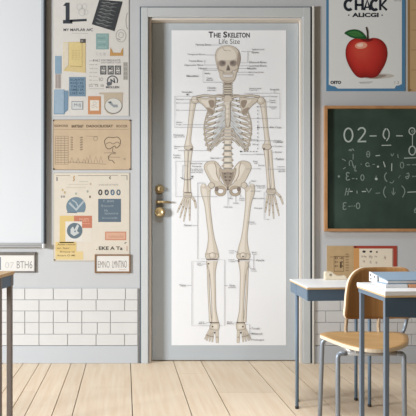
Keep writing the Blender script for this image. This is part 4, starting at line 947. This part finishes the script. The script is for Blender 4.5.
for a, b in ((W(0.520, 2.385, 0.3985), W(0.553, 2.205, zb+0.003)), (W(0.735, 2.40, 0.3985), W(0.715, 2.205, zb+0.003))):
    bm = bmesh.new(); tube(bm, [a, b], 0.008); lab(obj('side_rail', bm, steel_l, CH), 'pale grey rail under the seat')
bm = bmesh.new(); tube(bm, [W(0.51, 2.40, 0.399), W(0.80, 2.40, 0.399)], 0.008); obj('rear_bar', bm, steel_l, CH)
for x0 in (0.56, 0.665):
    bm = bmesh.new(); box(bm, x0, x0+0.03, 2.188-D, 2.212-D, zb+0.004, 0.4075, bevel=0.002); obj('seat_mount', bm, steel_l, CH)
tan_p = mat('tan_lacquer', (170, 148, 122), 0.4, 0.1)
for pa, pb, m_ in (((347.5, 310), (346, 340), tan_p), ((379, 310), (379, 340), tan_p), ((409, 308), (405, 342), steel)):
    bm = bmesh.new()
    a = P(pa[0], pa[1], 2.498-0.045*((pa[0]-379)/33.0)**2-0.004); b = P(pb[0], pb[1], 2.44)
    b.z = 0.416 if m_ is tan_p else 0.42
    b.y = 2.452-D
    pts = [a, b, Vector((b.x-(0.0 if b.x < 0.8 else 0.05), 2.40-D, 0.399))]
    tube(bm, round_path(pts, 0.03), 0.0078, 12); obj('back_post', bm, m_, CH)

# things on the front desk
zt2 = 0.671
def fdp(x, d): return (x, d-D)
bm = bmesh.new()
prism(bm, [fdp(0.582, 1.885), fdp(0.655, 1.890), fdp(0.646, 2.015), fdp(0.572, 2.01)], zt2+0.0005, zt2+0.0105)
bk = obj('notebook', bm, mat('white_book_paper', (226, 228, 230), 0.7, var=0.02, scale=40))
tag(bk, 'white pad under the left end of the grey-blue binder on the front desk', 'notebook')
# wedge shaped ring binder
zb0 = zt2+0.011
A, B, C_, E_ = fdp(0.590, 1.897), fdp(0.80, 1.912), fdp(0.795, 2.025), fdp(0.564, 2.003)
rb = empty('ring_binder', (A[0], A[1], zb0)); tag(rb, 'grey-blue ring binder with a white spine on the front desk', 'binder')
def wedge(bm, lo, hi, inset=0.0):
    q = [A, B, C_, E_]; cx = sum(a[0] for a in q)/4; cy = sum(a[1] for a in q)/4
    a = []; b = []
    for i, pnt in enumerate(q):
        x = pnt[0]+(cx-pnt[0])*inset; y = pnt[1]+(cy-pnt[1])*inset
        a.append(bm.verts.new((x, y, zb0+lo[i]))); b.append(bm.verts.new((x, y, zb0+hi[i])))
    bm.faces.new(a[::-1]); bm.faces.new(b)
    for i in range(4): bm.faces.new((a[i], a[(i+1) % 4], b[(i+1) % 4], b[i]))
    bmesh.ops.recalc_face_normals(bm, faces=bm.faces[:])
bm = bmesh.new(); wedge(bm, (0.0035,)*4, (0.0105, 0.0105, 0.028, 0.028), 0.03); lab(obj('pages', bm, mat('binder_pages', (226, 226, 224), 0.8, var=0.04, scale=120), rb), 'white stacked pages')
bc = mat('grey_blue_cover', (142, 164, 184), 0.45, var=0.03, scale=20)
bm = bmesh.new(); wedge(bm, (0.0105, 0.0105, 0.028, 0.028), (0.014, 0.014, 0.0315, 0.0315)); lab(obj('top_cover', bm, bc, rb), 'grey-blue cover')
bm = bmesh.new(); wedge(bm, (0, 0, 0, 0), (0.0035,)*4); obj('bottom_cover', bm, bc, rb)
bm = bmesh.new()
e0, e1 = Vector((E_[0], E_[1], zb0)), Vector((A[0], A[1], zb0)); dr = (e1-e0).normalized(); nl = Vector((-dr.y, dr.x, 0)).normalized()
if nl.x > 0: nl = -nl
pa, pb = e0+dr*0.0, e0+dr*0.052
pts = [pa, pb, pb+Vector((0, 0, 0.0225)), pa+Vector((0, 0, 0.033))]
a = [bm.verts.new(v+nl*0.0005) for v in pts]; b = [bm.verts.new(v+nl*0.004) for v in pts]
bm.faces.new(a); bm.faces.new(b)
for i in range(4): bm.faces.new((a[i], a[(i+1) % 4], b[(i+1) % 4], b[i]))
bmesh.ops.recalc_face_normals(bm, faces=bm.faces[:])
sp = lab(obj('spine', bm, mat('white_spine', (228, 230, 232), 0.5), rb), 'white spine with dark finger holes')
for f, z in ((0.011, 0.022), (0.013, 0.009), (0.036, 0.018)):
    c = e0+dr*f+nl*0.0042+Vector((0, 0, z)); bm = bmesh.new()
    q = Vector((1, 0, 0)).rotation_difference(nl)
    ring = [(0.0032*math.cos(t*math.pi/8), 0.0032*math.sin(t*math.pi/8)) for t in range(16)]
    up = Vector((0, 0, 1)); f0 = [bm.verts.new(c+dr*u+up*v) for u, v in ring]; f1 = [bm.verts.new(c+dr*u+up*v+nl*0.001) for u, v in ring]
    bm.faces.new(f1); bm.faces.new(f0)
    for i in range(16): bm.faces.new((f0[i], f0[(i+1) % 16], f1[(i+1) % 16], f1[i]))
    bmesh.ops.recalc_face_normals(bm, faces=bm.faces[:]); obj('finger_hole', bm, mat('dark_hole', (44, 50, 66), 0.6), sp)
# thin orange book in front of the pad, at the right edge
bm = bmesh.new(); box(bm, 0.660, 0.84, 1.890-D, 2.01-D, zt2+0.0005, zt2+0.0105, bevel=0.001)
ob = obj('book', bm, mat('tan_orange_cover', (206, 150, 112), 0.6, var=0.04, scale=20)); tag(ob, 'thin tan-orange book under the right half of the grey-blue binder', 'book')

# tape dispenser on the back desk
zt1 = 0.602
bm = bmesh.new()
x0, d0 = 0.572, 2.83
prof = [(0, 0), (0.103, 0), (0.103, 0.016), (0.098, 0.02), (0.078, 0.016), (0.058, 0.020), (0.042, 0.030), (0.034, 0.038), (0.003, 0.038), (0, 0.034)]
a = [bm.verts.new(W(x0+x, d0-0.022, zt1+0.0005+z)) for x, z in prof]; b = [bm.verts.new(W(x0+x, d0+0.022, zt1+0.0005+z)) for x, z in prof]
bm.faces.new(a); bm.faces.new(b)
for i in range(len(prof)): bm.faces.new((a[i], a[(i+1) % len(prof)], b[(i+1) % len(prof)], b[i]))
bmesh.ops.recalc_face_normals(bm, faces=bm.faces[:])
bmesh.ops.bevel(bm, geom=bm.edges[:], offset=0.002, segments=2, affect='EDGES')
td = obj('tape_dispenser', bm, mat('cream_plastic', (222, 210, 186), 0.4, var=0.03, scale=40)); tag(td, 'small cream tape dispenser on the back desk', 'tape dispenser')
bm = bmesh.new(); lathe(bm, [(0.006, 0), (0.006, -0.002), (0.003, -0.003)], W(x0+0.024, d0-0.022, zt1+0.025), 'y', 16); lab(obj('hub', bm, mat('dark_hub', (150, 138, 118), 0.5), td), 'dark round hub')

# ================================================================== light, sky, camera
w = bpy.data.worlds.new('World'); S.world = w; w.use_nodes = True
bg = w.node_tree.nodes['Background']; bg.inputs['Color'].default_value = (1.0, 0.82, 0.62, 1); bg.inputs['Strength'].default_value = 0.13
def area(name, loc, target, sx, sy, power, color):
    l = bpy.data.lights.new(name, 'AREA'); l.shape = 'RECTANGLE'; l.size = sx; l.size_y = sy; l.energy = power; l.color = color
    o = bpy.data.objects.new(name, l); COL.objects.link(o); o.location = loc
    o.rotation_euler = (Vector(target)-Vector(loc)).to_track_quat('-Z', 'Y').to_euler()
    return o
area('window_daylight', (-5.3, -3.1, 1.5), (0, 0, 0.9), 1.0, 0.9, 440, (0.965, 0.985, 1.0))
fill = area('overhead_fill', (0.0, -1.5, 2.75), (0.0, -1.5, 0), 0.9, 0.6, 20, (0.97, 0.985, 1.0))  # added unseen fill light, brightens floor, desk tops and lower wall
fill.data.spread = math.radians(110)
cam = bpy.data.cameras.new('Camera'); co = bpy.data.objects.new('Camera', cam); COL.objects.link(co)
co.location = (0, -D, H); co.rotation_euler = (math.pi/2, 0, 0)
cam.sensor_width = 36; cam.lens = F/416*36; cam.shift_y = (CY-208)/416; cam.clip_start = 0.01
S.camera = co
S.view_settings.view_transform = 'Standard'; S.view_settings.look = 'None'; S.view_settings.exposure = 0.0; S.view_settings.gamma = 1.0; S.view_settings.use_curve_mapping = False
